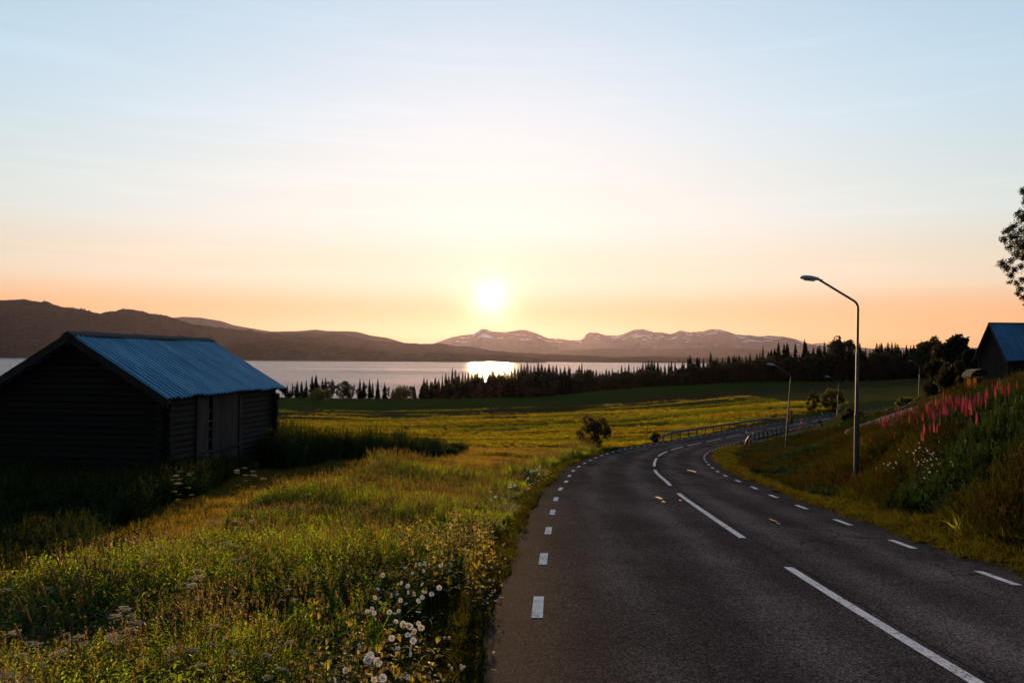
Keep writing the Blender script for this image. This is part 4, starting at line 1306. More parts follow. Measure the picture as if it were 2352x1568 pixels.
# ------------------------------------------------------------------ street lamps
m_galv = simple_mat('dull galvanised steel', (0.055, 0.057, 0.065), 0.6, 0.4, 0.35, 9.0, 0.4, 0.05)
m_head = simple_mat('grey lamp housing', (0.20, 0.26, 0.33), 0.42, 0.25, 0.15, 10.0, 0.5)
m_lens = simple_mat('dull lamp glass', (0.30, 0.30, 0.28), 0.25, 0, 0.1, 10.0, 0.5)
def lamp_meshes():
    P = MB()
    P.tube([(0, 0, -0.6), (0, 0, 2.72)], [0.088, 0.082], 14)
    P.tube([(0, 0, 2.70), (0, 0, 2.76), (0, 0, 2.80)], [0.084, 0.082, 0.062], 14, caps=False)
    P.tube([(0, 0, 2.78), (0, 0, 4.9)], [0.062, 0.056], 12)
    P.tube([(0, 0, 4.88), (0, 0, 4.95)], [0.060, 0.046], 12)
    pts = [(0, 0, 4.93), (0, 0, 6.55)]
    for k in range(1, 8):
        a = math.radians(60 * k / 7)
        pts.append((-0.30 * (1 - math.cos(a)), 0, 6.55 + 0.30 * math.sin(a)))
    pts.append((-1.42, 0, pts[-1][2] + (1.42 + pts[-1][0]) * math.tan(math.radians(30))))
    zt = pts[-1][2]
    P.tube(pts, [0.046, 0.043] + [0.041] * (len(pts) - 2), 10)
    H = MB()
    secs = [(0.0, 0.050, 0.055, 0.0), (0.10, 0.075, 0.090, 0.0), (0.25, 0.100, 0.115, 0.0), (0.40, 0.115, 0.122, 0.0), (0.54, 0.105, 0.115, 0.0), (0.63, 0.075, 0.085, 0.0), (0.69, 0.030, 0.045, 0.0)]
    n = 16
    R = []
    for x, w, h, _ in secs:
        r = []
        for k in range(n):
            a = 2 * math.pi * k / n
            zz = math.sin(a) * h if math.sin(a) > 0 else math.sin(a) * 0.035
            r.append((-x, math.cos(a) * w, zz + 0.02 + 0.10 * x))
        R.append(r)
    H.add([p for r in R for p in r], [(i * n + k, (i + 1) * n + k, (i + 1) * n + (k + 1) % n, i * n + (k + 1) % n) for i in range(len(secs) - 1) for k in range(n)], 0, True)
    H.add(R[0], [tuple(range(n))]); H.add(R[-1], [tuple(range(n))[::-1]])
    H.box((0.0, -0.03, -0.035), (0.10, 0.03, 0.03))
    H.box((0.03, -0.02, -0.07), (0.06, 0.02, -0.03))
    G = MB()
    G.add([(-0.16, -0.07, -0.012), (-0.58, -0.06, 0.032), (-0.58, 0.06, 0.032), (-0.16, 0.07, -0.012), (-0.2, -0.05, -0.04), (-0.54, -0.04, 0.0), (-0.54, 0.04, 0.0), (-0.2, 0.05, -0.04)],
          [(4, 7, 6, 5), (0, 4, 5, 1), (1, 5, 6, 2), (2, 6, 7, 3), (3, 7, 4, 0)])
    S = MB()
    S.box((-0.055, -0.095, 0.45), (0.055, -0.083, 0.78))
    return P.mesh('pole', m_galv), H.mesh('lamp_head', m_head), G.mesh('lens', m_lens), S.mesh('hatch', m_galv), zt
LP, LH, LG, LS, LZ = lamp_meshes()
def street_lamp(px, py, Y, label, rz, lean=(0, 0), s=1.0):
    p = at(px, py, Y)
    g = min(p.z, gz1(p.x, p.y) + 0.3)
    e = empty('street_lamp', (p.x, p.y, p.z))
    e.rotation_euler = (lean[0], lean[1], rz)
    e.scale = (s, s, s)
    tag(e, label, 'street lamp', 'lamp posts along the road')
    kid('pole', LP, e)
    h = kid('lamp_head', LH, e, (-1.40, 0, LZ - 0.02), (0, math.radians(-2), 0))
    kid('lens', LG, h)
    kid('hatch', LS, e)
    return e
street_lamp(1966, 1129, 28.5, 'tall grey street lamp nearest the camera, rising from the lupin bank', 0.02, (0, 0.012))
street_lamp(1805, 1034, 71.5, 'second street lamp from the camera, leaning beside the short guard rail', -0.25, (0, 0.062))
street_lamp(1922, 978, 124.0, 'third street lamp, in front of the large roadside bush', -0.5, (0, 0.045))
street_lamp(2110, 916, 160.0, 'farthest small street lamp, above bushes behind the picket fence', -0.45, (0, 0.03))

# ------------------------------------------------------------------ guard rails
m_rail = simple_mat('weathered guard rail steel', (0.07, 0.067, 0.063), 0.65, 0.3, 0.3, 6.0, 0.2, 0.05)
m_post = simple_mat('dark guard rail post', (0.035, 0.033, 0.032), 0.7, 0.3, 0.3, 8.0, 0.3)
def s_for_px(px, d):
    s = np.arange(62, 170, 0.25)
    P = road_pt(s, d)
    R = np.array([(q[0] / q[1]) for q in P])
    q = 1176 + F * R
    return float(np.interp(px, q, s)) if np.all(np.diff(q[60:]) > 0) or True else 0
def guard_rail(label, d, s0, s1, side, ramp0, ramp1, step=4.0):
    a = road_pt(s0, d)
    e = empty('guard_rail', (float(a[0]), float(a[1]), float(a[2])))
    tag(e, label, 'guard rail')
    O = np.array(e.location)
    s = np.concatenate([np.arange(s0, s1, 1.0), [s1]])
    up = np.minimum(1.0, np.minimum((s - s0) / ramp0, (s1 - s) / ramp1)) * 0.62 + 0.05
    prof = [(0.0, 0.0), (0.055, 0.05), (0.055, 0.10), (0.0, 0.15), (0.055, 0.20), (0.055, 0.26), (0.0, 0.31), (-0.012, 0.31), (0.04, 0.25), (0.04, 0.21), (-0.015, 0.15), (0.04, 0.09), (0.04, 0.06), (-0.012, 0.0)]
    V = []
    for si, u in zip(s, up):
        for o, z in prof:
            q = road_pt(si, d - side * o)
            V.append((q[0] - O[0], q[1] - O[1], q[2] - O[2] + u + z - 0.1))
    n = len(prof)
    Fq = [(i * n + k, i * n + (k + 1) % n, (i + 1) * n + (k + 1) % n, (i + 1) * n + k) for i in range(len(s) - 1) for k in range(n)]
    kid('rail', np_mesh('rail', V, Fq, m_rail, smooth=False), e)
    for si in np.arange(s0 + 1.2, s1 - 0.3, step):
        u = float(np.interp(si, s, up))
        q = road_pt(si, d + side * 0.06)
        mb = MB()
        mb.box((-0.06, -0.06, -0.9), (0.06, 0.06, u + 0.17))
        k = int(np.argmin(abs(RS - S0 - si)))
        kid('post', mb.mesh('post', m_post), e, (q[0] - O[0], q[1] - O[1], q[2] - O[2]), (0, 0, -math.atan2(RT[k, 0], RT[k, 1])))
sL = s_for_px(1500, -(L_LANE + 1.0)); sL1 = s_for_px(1808, -(L_LANE + 1.0))
guard_rail('long steel guard rail along the field side of the bend', -(L_LANE + 1.0), sL, sL1, -1, 9.0, 10.0)
sR = s_for_px(1712, R_LANE + 1.1); sR1 = s_for_px(1812, R_LANE + 1.1)
guard_rail('short steel guard rail between road and dip', R_LANE + 1.1, sR, sR1, 1, 3.5, 4.0, 3.0)

# ------------------------------------------------------------------ snow poles, posts, letter box
m_red = simple_mat('red plastic', (0.55, 0.03, 0.03), 0.5, 0, 0.15, 10.0, 0.4)
m_white = simple_mat('white plastic', (0.75, 0.75, 0.75), 0.5, 0, 0.1, 10.0, 0.4)
m_dark = simple_mat('black painted steel', (0.012, 0.013, 0.015), 0.5, 0.2, 0.2, 10.0, 0.4)
def snow_pole(bx, by, tx, ty, Y, label, r=0.022, band=True):
    b, t_ = at(bx, by, Y), at(tx, ty, Y)
    d = t_ - b
    e = empty('snow_pole', b)
    tag(e, label, 'snow pole', 'red snow poles by the road')
    z = Vector((0, 0, 0))
    mb = MB(); mb.tube([z - d * 0.15, d * 0.66], r, 8); kid('pole', mb.mesh('pole', m_red), e)
    mb = MB(); mb.tube([d * 0.66, d * 0.78], r * 1.05, 8); kid('white_band', mb.mesh('white_band', m_white), e)
    mb = MB(); mb.tube([d * 0.78, d * 0.98, d], [r * 1.5, r * 1.5, r * 0.6], 8); kid('red_tip', mb.mesh('red_tip', m_red), e)
snow_pole(1707, 1028, 1717, 978, 63.0, 'red snow pole with white band before the short guard rail, nearer of two', 0.034)
snow_pole(1718, 1029, 1733.5, 982, 63.5, 'leaning red snow pole where the short guard rail starts', 0.034)
snow_pole(1832, 994, 1843, 960, 84.0, 'red snow pole leaning at the far end of the short guard rail', 0.042)
snow_pole(1807, 962, 1806.5, 931, 121.0, 'thin red pole left of the second lamp post at the field edge', 0.035)
snow_pole(1813.5, 962, 1813, 930, 121.0, 'thin red pole right of the second lamp post at the field edge', 0.035)
snow_pole(1487, 995, 1487.5, 954, 90.0, 'thin red pole standing in the field before the long guard rail', 0.03)
def marker(px0, py0, px1, py1, Y, label, r, mat, name='marker_post'):
    b, t_ = at(px0, py0, Y), at(px1, py1, Y)
    d = t_ - b
    e = empty(name, b)
    tag(e, label, 'post')
    mb = MB(); mb.tube([d * -0.25, d * 0.86], r, 8); kid('post', mb.mesh('post', mat), e)
    mb = MB(); mb.tube([d * 0.86, d * 0.99, d], [r * 1.08, r * 1.08, r * 0.5], 8); kid('cap', mb.mesh('cap', m_white), e)
m_pale = simple_mat('pale grey pole', (0.34, 0.38, 0.45), 0.5, 0.1, 0.1, 10.0, 0.4)
marker(2294, 1024, 2293.5, 951, 24.5, 'slim pale pole standing on the dark bank at right', 0.026, m_pale)
marker(1852, 1056, 1846, 1034, 46.0, 'short leaning white marker post in the dip', 0.03, m_pale)
b = at(1884, 968, 84.0)
g = gz1(b.x, b.y)
e = empty('letter_box', (b.x, b.y, b.z - 0.9), -0.5)
tag(e, 'black letter box on a post at the drive entrance', 'letter box')
mb = MB(); mb.box((0.10, 0.1, -0.8), (0.22, 0.2, 0.75)); kid('post', mb.mesh('post', m_board), e)
mb = MB()
V = []
for y in (-0.16, 0.24):
    for x, z in ((-0.22, 0.72), (0.22, 0.72), (0.22, 1.02), (0.0, 1.14), (-0.22, 1.02)):
        V.append((x, y, z))
mb.add(V, [(0, 1, 2, 3, 4), (9, 8, 7, 6, 5), (0, 5, 6, 1), (1, 6, 7, 2), (2, 7, 8, 3), (3, 8, 9, 4), (4, 9, 5, 0)])
bx = kid('box', mb.mesh('box', m_dark), e)
mb = MB(); mb.box((-0.16, -0.18, 0.84), (0.16, -0.165, 0.90)); kid('flap', mb.mesh('flap', m_galv), bx)
p = at(1887.5, 972, 84.0)
marker(1888, 975, 1888, 948, 84.0, 'thin dark rod behind the letter box', 0.022, m_dark, 'rod')

# gravel drive by the letter box
m_grav = simple_mat('grey gravel drive', (0.085, 0.078, 0.07), 0.95, 0, 0.5, 14.0, 0.1, 0.6)
dr = []
for u in np.linspace(0, 1, 14):
    c0 = road_pt(94.0, R_LANE + SHOULDER - 0.1)
    c1 = np.array([34.5, 70.5, 0.0])
    px_, py_ = c0[0] * (1 - u) + c1[0] * u, c0[1] * (1 - u) + c1[1] * u
    for k in (-1.7, -0.6, 0.6, 1.7):
        wv = k * (1 + 0.9 * (1 - u) ** 3)
        x, y = px_ + wv * 0.85, py_ + wv * 0.55
        dr.append((x, y))
dr = np.array(dr)
dz = ground_z(dr[:, 0], dr[:, 1]) + 0.07
drive = link_obj('path', np_mesh('path', np.column_stack([dr, dz]), grid_faces(14, 4), m_grav))
tag(drive, 'short gravel drive leaving the road by the letter box', 'drive', kind='structure')

# ------------------------------------------------------------------ picket fence
m_picket = wood_mat('pale grey picket', (0.14, 0.115, 0.10), (0.34, 0.29, 0.26), 2)
f0, f1 = at(1941, 987, 62.0), at(2206, 902, 45.5)
fence = empty('picket_fence', (f0.x, f0.y, f0.z - 1.0))
tag(fence, 'pale wooden picket fence climbing the bank behind the lupins', 'fence')
mb = MB()
mb.add([(-0.045, -0.011, -0.9), (0.045, -0.011, -0.9), (0.045, 0.011, -0.9), (-0.045, 0.011, -0.9), (-0.045, -0.011, 0.95), (0.045, -0.011, 0.95), (0.045, 0.011, 0.95), (-0.045, 0.011, 0.95), (0, -0.011, 1.0), (0, 0.011, 1.0)],
       [(0, 1, 5, 8, 4), (3, 7, 9, 6, 2), (1, 2, 6, 5), (0, 4, 7, 3), (4, 8, 9, 7), (5, 6, 9, 8)])
pk = mb.mesh('picket', m_picket)
fd = f1 - f0
fang = math.atan2(fd.y, fd.x)
nP = 118
for k in range(nP):
    u = k / (nP - 1)
    kid('picket', pk, fence, fd * u + Vector((0, 0, 0.10 * math.sin(u * 3.1) + random.uniform(-.015, .015))), (random.uniform(-.02, .02), random.uniform(-.02, .02), fang + random.uniform(-.05, .05)))
for zz in (0.3, 0.78):
    mb = MB()
    mb.tube([fd * u + Vector((0.03, 0.012, zz + 0.10 * math.sin(u * 3.1))) for u in np.linspace(0, 1, 12)], 0.032, 6)
    kid('rail', mb.mesh('rail', m_picket), fence)
for u in np.linspace(0.0, 1, 10):
    mb = MB(); mb.box((-0.05, -0.05, -1.0), (0.05, 0.05, 0.9)); kid('post', mb.mesh('post', m_board), fence, fd * u + Vector((0.10, 0.05, 0.1 * math.sin(u * 3.1))))

# ------------------------------------------------------------------ cranes in the field
m_crane = simple_mat('grey crane plumage', (0.035, 0.032, 0.03), 0.9, 0, 0.3, 12.0, 0.1)
def crane_mesh(feeding):
    mb = MB()
    if feeding:
        path = [(-.48, .66, .03), (-.40, .74, .07), (-.22, .84, .13), (0, .88, .175), (.2, .84, .14), (.31, .74, .065), (.40, .56, .035), (.46, .36, .030), (.50, .24, .036), (.54, .16, .022), (.58, .06, .006)]
    else:
        path = [(-.46, .52, .03), (-.38, .62, .08), (-.22, .74, .14), (0, .84, .175), (.17, .92, .13), (.26, 1.02, .06), (.30, 1.14, .036), (.29, 1.26, .030), (.31, 1.33, .040), (.39, 1.33, .024), (.50, 1.31, .006)]
    mb.tube([(x, 0, z) for x, z, r in path], [r for _, _, r in path], 10)
    for s in (-1, 1):
        mb.tube([(-.02, .05 * s, .74), (.03, .055 * s, .44), (-.01, .055 * s, .40), (0.02, .055 * s, 0.03)], [.035, .013, .015, .010], 6)
        for a in (-.5, 0, .5):
            mb.tube([(0.02, .055 * s, 0.02), (0.02 + .1 * math.cos(a), .055 * s + .1 * math.sin(a), 0.0)], [.009, .004], 5)
    return mb.mesh('crane', m_crane)
CR0, CR1 = crane_mesh(False), crane_mesh(True)
for px, py, me, s, rz, lab in ((1022, 995, CR0, 1.0, 2.7, 'grey crane standing upright in the golden field'), (934, 992, CR1, 1.0, 0.1, 'crane bent down feeding, left of the upright one'),
                          (1084, 990, CR1, 0.75, 0.3, 'small dark crane bent low, right of the upright one'), (725, 1001, CR1, 0.95, 2.9, 'crane feeding in the field close to the barn corner'),
                          (702, 1010, CR0, 1.05, 0.4, 'crane standing half hidden by herbs beside the barn corner'), (930, 1003, CR1, 0.8, 2.2, 'crane feeding just behind the tall dark grass belt')):
    h = hit(px, py, 60, 500)
    o = link_obj('crane', me, None, h, (0, 0, rz), (s, s, s))
    tag(o, lab, 'bird', 'cranes in the field')

# ------------------------------------------------------------------ meadow plants
m_grass = leaf_mat('meadow grass', (0.020, 0.032, 0.004), (0.50, 0.52, 0.018), 0.50, 0.45, 0.03, 0.03)
m_dry = leaf_mat('dry grass stalk', (0.036, 0.032, 0.010), (0.24, 0.16, 0.022), 0.45, 0.4, 0.02, 0.03)
m_herb = leaf_mat('meadow herb leaf', (0.018, 0.034, 0.004), (0.44, 0.54, 0.018), 0.48, 0.4, 0.03, 0.015)
m_herb_d = leaf_mat('lush shade-toned herb leaf', (0.013, 0.030, 0.005), (0.05, 0.085, 0.008), 0.40, 0.4, 0.03, 0.01)  # herb leaf darkened: shade of herb belts and bank put into its colour
m_short = leaf_mat('short verge grass', (0.016, 0.022, 0.005), (0.075, 0.070, 0.008), 0.45, 0.4, 0.03, 0.0)
m_field = leaf_mat('mown hay stubble', (0.024, 0.027, 0.005), (0.22, 0.165, 0.010), 0.55, 0.5, 0.05, 0.0)
m_path = leaf_mat('dry mown grass', (0.045, 0.040, 0.012), (0.26, 0.18, 0.025), 0.5, 0.35, 0.02, 0.0)
m_sallow = leaf_mat('downy sallow leaf', (0.032, 0.040, 0.012), (0.46, 0.36, 0.04), 0.45, 0.3, 0.02, 0.015)
m_stem = leaf_mat('green stem', (0.035, 0.038, 0.012), (0.06, 0.05, 0.01), 0.2, 0.3, 0.02, 0.05)
m_petal = leaf_mat('white petal', (0.66, 0.70, 0.76), (0.50, 0.47, 0.44), 0.30, 0.1, 0.0, 0.0)
m_cream = leaf_mat('cream umbel floret', (0.42, 0.40, 0.30), (0.62, 0.50, 0.28), 0.45, 0.2, 0.0, 0.0)
m_disc = leaf_mat('yellow flower disc', (0.45, 0.26, 0.02), (0.3, 0.15, 0.01), 0.2, 0.2, 0.0, 0.0)
m_yelf = leaf_mat('buttercup petal', (0.55, 0.36, 0.02), (0.6, 0.35, 0.02), 0.4, 0.2, 0.0, 0.0)
m_rclover = leaf_mat('red clover head', (0.30, 0.03, 0.09), (0.35, 0.04, 0.07), 0.35, 0.3, 0.02, 0.0)
m_lup = [leaf_mat('pink lupin petal', (0.46, 0.035, 0.15), (0.62, 0.055, 0.12), 0.4, 0.3, 0.03, 0.0),
         leaf_mat('purple lupin petal', (0.32, 0.028, 0.20), (0.36, 0.03, 0.15), 0.4, 0.3, 0.03, 0.0),
         leaf_mat('pale pink lupin petal', (0.58, 0.11, 0.17), (0.8, 0.14, 0.16), 0.4, 0.3, 0.03, 0.0)]

def blades(rg, n, h, w, spread, lean, curve):
    V, Fq = [], []
    for i in range(n):
        a, b = rg.random() * 6.28, rg.random() * 6.28
        r = spread * math.sqrt(rg.random())
        x0, y0 = r * math.cos(a), r * math.sin(a)
        hh = h * rg.uniform(0.55, 1.1)
        ln = lean * rg.uniform(0.2, 1.2)
        dx, dy = math.cos(b), math.sin(b)
        k = len(V)
        tw = rg.random() * 6.28
        sx, sy = math.cos(tw), math.sin(tw)
        for j in range(4):
            u = j / 3
            off = ln * hh * (u * 0.5 + curve * u * u)
            z = hh * (u - 0.25 * curve * ln * u * u)
            ww = w * (1 - 0.92 * u ** 1.5) * 0.5
            V += [(x0 + dx * off - sx * ww, y0 + dy * off - sy * ww, z), (x0 + dx * off + sx * ww, y0 + dy * off + sy * ww, z)]
        for j in range(3):
            q = k + 2 * j
            Fq.append((q, q + 1, q + 3, q + 2))
    return V, Fq

def join(parts):
    """[(V, F), ...] to one vertex and face list with material index"""
    V, Fq, M = [], [], []
    for (v, f, m) in parts:
        b = len(V)
        V += list(v)
        Fq += [tuple(b + i for i in q) for q in f]
        M += [m] * len(f)
    return V, Fq, M

def stalk(p0, p1, r, bend=(0, 0)):
    """thin three-sided stalk"""
    V, Fq = [], []
    n = 5
    for j in range(n):
        u = j / (n - 1)
        cx = p0[0] + (p1[0] - p0[0]) * u + bend[0] * math.sin(u * math.pi)
        cy = p0[1] + (p1[1] - p0[1]) * u + bend[1] * math.sin(u * math.pi)
        cz = p0[2] + (p1[2] - p0[2]) * u
        for k in range(3):
            a = 2.094 * k
            rr = r * (1 - 0.4 * u)
            V.append((cx + math.cos(a) * rr, cy + math.sin(a) * rr, cz))
    for j in range(n - 1):
        for k in range(3):
            Fq.append((j * 3 + k, j * 3 + (k + 1) % 3, j * 3 + 3 + (k + 1) % 3, j * 3 + 3 + k))
    return V, Fq

def leaf(base, az, el, ln, wd, curl=0.6, fold=0.25):
    """a leaf blade of 3 x 2 quads, curling downwards"""
    ca, sa = math.cos(az), math.sin(az)
    V, Fq = [], []
    x, z = 0.0, 0.0
    ang = el
    n = 4
    for j in range(n):
        u = j / (n - 1)
        w = wd * (0.18 + math.sin(math.pi * (0.08 + 0.86 * u)) * 0.5) if 0 < j < n - 1 else wd * 0.06
        for s in (-1, 0, 1):
            ly, lz = s * w, abs(s) * w * fold
            V.append((base[0] + ca * x - sa * ly, base[1] + sa * x + ca * ly, base[2] + z + lz))
        st = ln / (n - 1)
        x += math.cos(ang) * st
        z += math.sin(ang) * st
        ang -= curl
    for j in range(n - 1):
        for s in (0, 1):
            q = j * 3 + s
            Fq.append((q, q + 1, q + 4, q + 3))
    return V, Fq

def seed_head(rg, base, tip_dir, ln, r, n):
    V, Fq = [], []
    for i in range(n):
        u = rg.random()
        c = [base[k] + tip_dir[k] * ln * u for k in range(3)]
        a = rg.random() * 6.28
        rr = r * (0.6 + 0.6 * rg.random()) * (1 - 0.5 * u)
        d = (math.cos(a) * rr, math.sin(a) * rr, rr * 0.9)
        t_ = (-math.sin(a) * rr * 0.35, math.cos(a) * rr * 0.35, 0)
        k = len(V)
        V += [tuple(c), (c[0] + d[0] * .5 + t_[0], c[1] + d[1] * .5 + t_[1], c[2] + d[2] * .5), (c[0] + d[0], c[1] + d[1], c[2] + d[2]), (c[0] + d[0] * .5 - t_[0], c[1] + d[1] * .5 - t_[1], c[2] + d[2] * .5)]
        Fq.append((k, k + 1, k + 2, k + 3))
    return V, Fq

def proto(coll, name, parts, mats):
    V, Fq, M = join(parts)
    o = bpy.data.objects.new(name, np_mesh(name, V, Fq, mats, smooth=False, mi=M))
    coll.objects.link(o)

def coll(name):
    return bpy.data.collections.new(name)

R_ = random.Random(31)
c_meadow = coll('meadow_kinds')
for k in range(3):                                                   # 0-2 tall grass with panicles
    pr = [blades(R_, 16, 0.50, 0.0075, 0.06, 0.55, 0.7) + (0,)]
    for q in range(3):
        a = R_.random() * 6.28
        tip = (0.14 * math.cos(a), 0.14 * math.sin(a), 0.62 + 0.12 * R_.random())
        pr.append(stalk((0, 0, 0), tip, 0.0022, (0.03, 0)) + (1,))
        pr.append(seed_head(R_, (tip[0] * .9, tip[1] * .9, tip[2] - 0.10), (0.02, 0, 1), 0.12, 0.022, 16) + (1,))
    proto(c_meadow, 'a_grass_%d' % k, pr, [m_grass, m_dry])
for k in range(3):                                                   # 3-5 narrow-leaved herb
    pr = []
    for q in range(3):
        a = R_.random() * 6.28
        h = R_.uniform(0.42, 0.62)
        tip = (0.10 * math.cos(a), 0.10 * math.sin(a), h)
        pr.append(stalk((0, 0, 0), tip, 0.004) + (1,))
        for j in range(26):
            u = 0.2 + 0.8 * j / 26
            pr.append(leaf((tip[0] * u, tip[1] * u, h * u), j * 2.4, 0.6, 0.10 * (1.15 - 0.55 * u), 0.016, 0.35) + (0,))
    proto(c_meadow, 'b_herb_%d' % k, pr, [m_herb, m_stem])
for k in range(3):                                                   # 6-8 bushy bedstraw
    pr = [blades(R_, 5, 0.38, 0.006, 0.08, 0.6, 0.6) + (0,)]
    for q in range(7):
        a = R_.random() * 6.28
        r = R_.uniform(0.02, 0.13)
        tip = (r * math.cos(a), r * math.sin(a), R_.uniform(0.25, 0.45))
        pr.append(stalk((0, 0, 0), tip, 0.002) + (1,))
        pr.append(seed_head(R_, (tip[0] * .5, tip[1] * .5, tip[2] * .45), (tip[0] * .6, tip[1] * .6, 1), tip[2] * .6, 0.045, 34) + (0,))
    proto(c_meadow, 'c_bedstraw_%d' % k, pr, [m_herb, m_stem])
for k in range(2):                                                   # 9-10 broad-leaved low herb
    pr = []
    for j in range(14):
        a = R_.random() * 6.28
        pr.append(leaf((0.02 * math.cos(a), 0.02 * math.sin(a), 0.05 + 0.2 * R_.random()), a, R_.uniform(0.3, 1.1), R_.uniform(0.08, 0.15), R_.uniform(0.03, 0.055), 0.45) + (0,))
    pr.append(blades(R_, 8, 0.4, 0.007, 0.08, 0.6, 0.6) + (0,))
    proto(c_meadow, 'd_broad_%d' % k, pr, [m_herb, m_stem])
c_lush = coll('lush_kinds')  # leaves coloured dark to paint the unlit side of the herb belts
m_bankg = leaf_mat('shade-toned bank grass', (0.012, 0.018, 0.004), (0.060, 0.062, 0.006), 0.45, 0.45, 0.03, 0.0)  # shade put into the colour, for bank grass and reedy seed heads
for k in range(3):
    pr = [blades(R_, 12, 0.75, 0.014, 0.12, 0.5, 0.6) + (0,)]
    for q in range(3):
        a = R_.random() * 6.28
        h = R_.uniform(0.65, 1.0)
        tip = (0.16 * math.cos(a), 0.16 * math.sin(a), h)
        pr.append(stalk((0, 0, 0), tip, 0.006) + (1,))
        for j in range(22):
            u = 0.12 + 0.88 * j / 22
            pr.append(leaf((tip[0] * u, tip[1] * u, h * u), j * 2.4, 0.5, 0.16 * (1.15 - 0.5 * u), 0.032, 0.4) + (0,))
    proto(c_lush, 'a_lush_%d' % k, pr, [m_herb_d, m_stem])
for k in range(2):
    pr = [blades(R_, 22, 0.85, 0.012, 0.12, 0.4, 0.6) + (0,)]
    for q in range(5):
        a = R_.random() * 6.28
        tip = (0.16 * math.cos(a), 0.16 * math.sin(a), 0.9 + 0.2 * R_.random())
        pr.append(stalk((0, 0, 0), tip, 0.003) + (1,))
        pr.append(seed_head(R_, (tip[0] * .95, tip[1] * .95, tip[2] - 0.14), (0.02, 0, 1), 0.15, 0.03, 14) + (1,))
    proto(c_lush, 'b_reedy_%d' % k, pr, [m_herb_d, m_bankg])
c_bank = coll('bank_kinds')  # copies of the meadow kinds, recoloured dark to paint the bank as shaded
m_bankd = leaf_mat('shade-toned brown stalk', (0.026, 0.020, 0.008), (0.085, 0.060, 0.012), 0.45, 0.45, 0.03, 0.0)  # dry stalk darkened, carries the painted shade of the bank
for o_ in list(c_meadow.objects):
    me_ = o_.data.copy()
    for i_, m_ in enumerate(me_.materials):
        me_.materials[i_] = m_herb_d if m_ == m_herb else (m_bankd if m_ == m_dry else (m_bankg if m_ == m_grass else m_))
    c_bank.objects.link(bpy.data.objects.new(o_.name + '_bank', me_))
c_short = coll('short_kinds')
for k in range(3):
    proto(c_short, 'a_short_%d' % k, [blades(R_, 22, 0.13, 0.006, 0.10, 0.9, 0.7) + (0,)], [m_short])
proto(c_short, 'b_clover', [leaf((R_.uniform(-.1, .1), R_.uniform(-.1, .1), 0.03 + 0.05 * R_.random()), R_.random() * 6.28, 0.2, 0.035, 0.03, 0.3) + (0,) for _ in range(30)], [m_short])
c_path = coll('path_kinds')
for k in range(3):
    proto(c_path, 'a_path_%d' % k, [blades(R_, 24, 0.16, 0.007, 0.14, 0.9, 0.7) + (0,)], [m_path])
c_field = coll('field_kinds')
m_field2 = leaf_mat('fresh green aftermath', (0.020, 0.030, 0.005), (0.11, 0.125, 0.009), 0.5, 0.4, 0.03, 0.0)
for k in range(3):
    proto(c_field, 'a_field_%d' % k, [blades(R_, 22, 0.15, 0.020, 0.22, 0.8, 0.6) + (0,)], [m_field])
    proto(c_field, 'b_green_%d' % k, [blades(R_, 22, 0.15, 0.020, 0.22, 0.8, 0.6) + (0,)], [m_field2])

_gn = {}
def gn_group(c):
    if c.name in _gn:
        return _gn[c.name]
    g = bpy.data.node_groups.new('scatter_' + c.name, 'GeometryNodeTree')
    g.interface.new_socket('Geometry', in_out='INPUT', socket_type='NodeSocketGeometry')
    g.interface.new_socket('Geometry', in_out='OUTPUT', socket_type='NodeSocketGeometry')
    gi, go = g.nodes.new('NodeGroupInput'), g.nodes.new('NodeGroupOutput')
    ci = g.nodes.new('GeometryNodeCollectionInfo')
    ci.inputs['Collection'].default_value = c
    ci.inputs['Separate Children'].default_value = True
    ci.inputs['Reset Children'].default_value = True
    io = g.nodes.new('GeometryNodeInstanceOnPoints')
    io.inputs['Pick Instance'].default_value = True
    def attr(name, ty):
        a = g.nodes.new('GeometryNodeInputNamedAttribute')
        a.data_type = ty
        a.inputs['Name'].default_value = name
        return a.outputs['Attribute']
    e2r = g.nodes.new('FunctionNodeEulerToRotation')
    g.links.new(attr('rot', 'FLOAT_VECTOR'), e2r.inputs[0])
    g.links.new(gi.outputs[0], io.inputs['Points'])
    g.links.new(ci.outputs[0], io.inputs['Instance'])
    g.links.new(attr('kind_index', 'INT'), io.inputs['Instance Index'])
    g.links.new(e2r.outputs[0], io.inputs['Rotation'])
    g.links.new(attr('size', 'FLOAT_VECTOR'), io.inputs['Scale'])
    g.links.new(io.outputs[0], go.inputs[0])
    _gn[c.name] = g
    return g

def scatter(name, label, cat, c, P, size, kinds, rg, tilt=0.18, hvar=None):
    n = len(P)
    me = bpy.data.meshes.new(name)
    me.vertices.add(n)
    me.vertices.foreach_set('co', np.asarray(P, np.float32).ravel())
    rot = np.column_stack([rg.normal(0, tilt, n), rg.normal(0, tilt, n) - 0.03, rg.random(n) * 6.283]).astype(np.float32)
    a = me.attributes.new('rot', 'FLOAT_VECTOR', 'POINT'); a.data.foreach_set('vector', rot.ravel())
    size = np.asarray(size, float)
    if size.ndim == 1:
        size = np.column_stack([size, size, size * (hvar if hvar is not None else 1.0)])
    a = me.attributes.new('size', 'FLOAT_VECTOR', 'POINT'); a.data.foreach_set('vector', size.astype(np.float32).ravel())
    a = me.attributes.new('kind_index', 'INT', 'POINT'); a.data.foreach_set('value', np.asarray(kinds, np.int32))
    o = link_obj(name, me)
    md = o.modifiers.new('scatter', 'NODES')
    md.node_group = gn_group(c)
    tag(o, label, cat, kind='stuff')
    return o

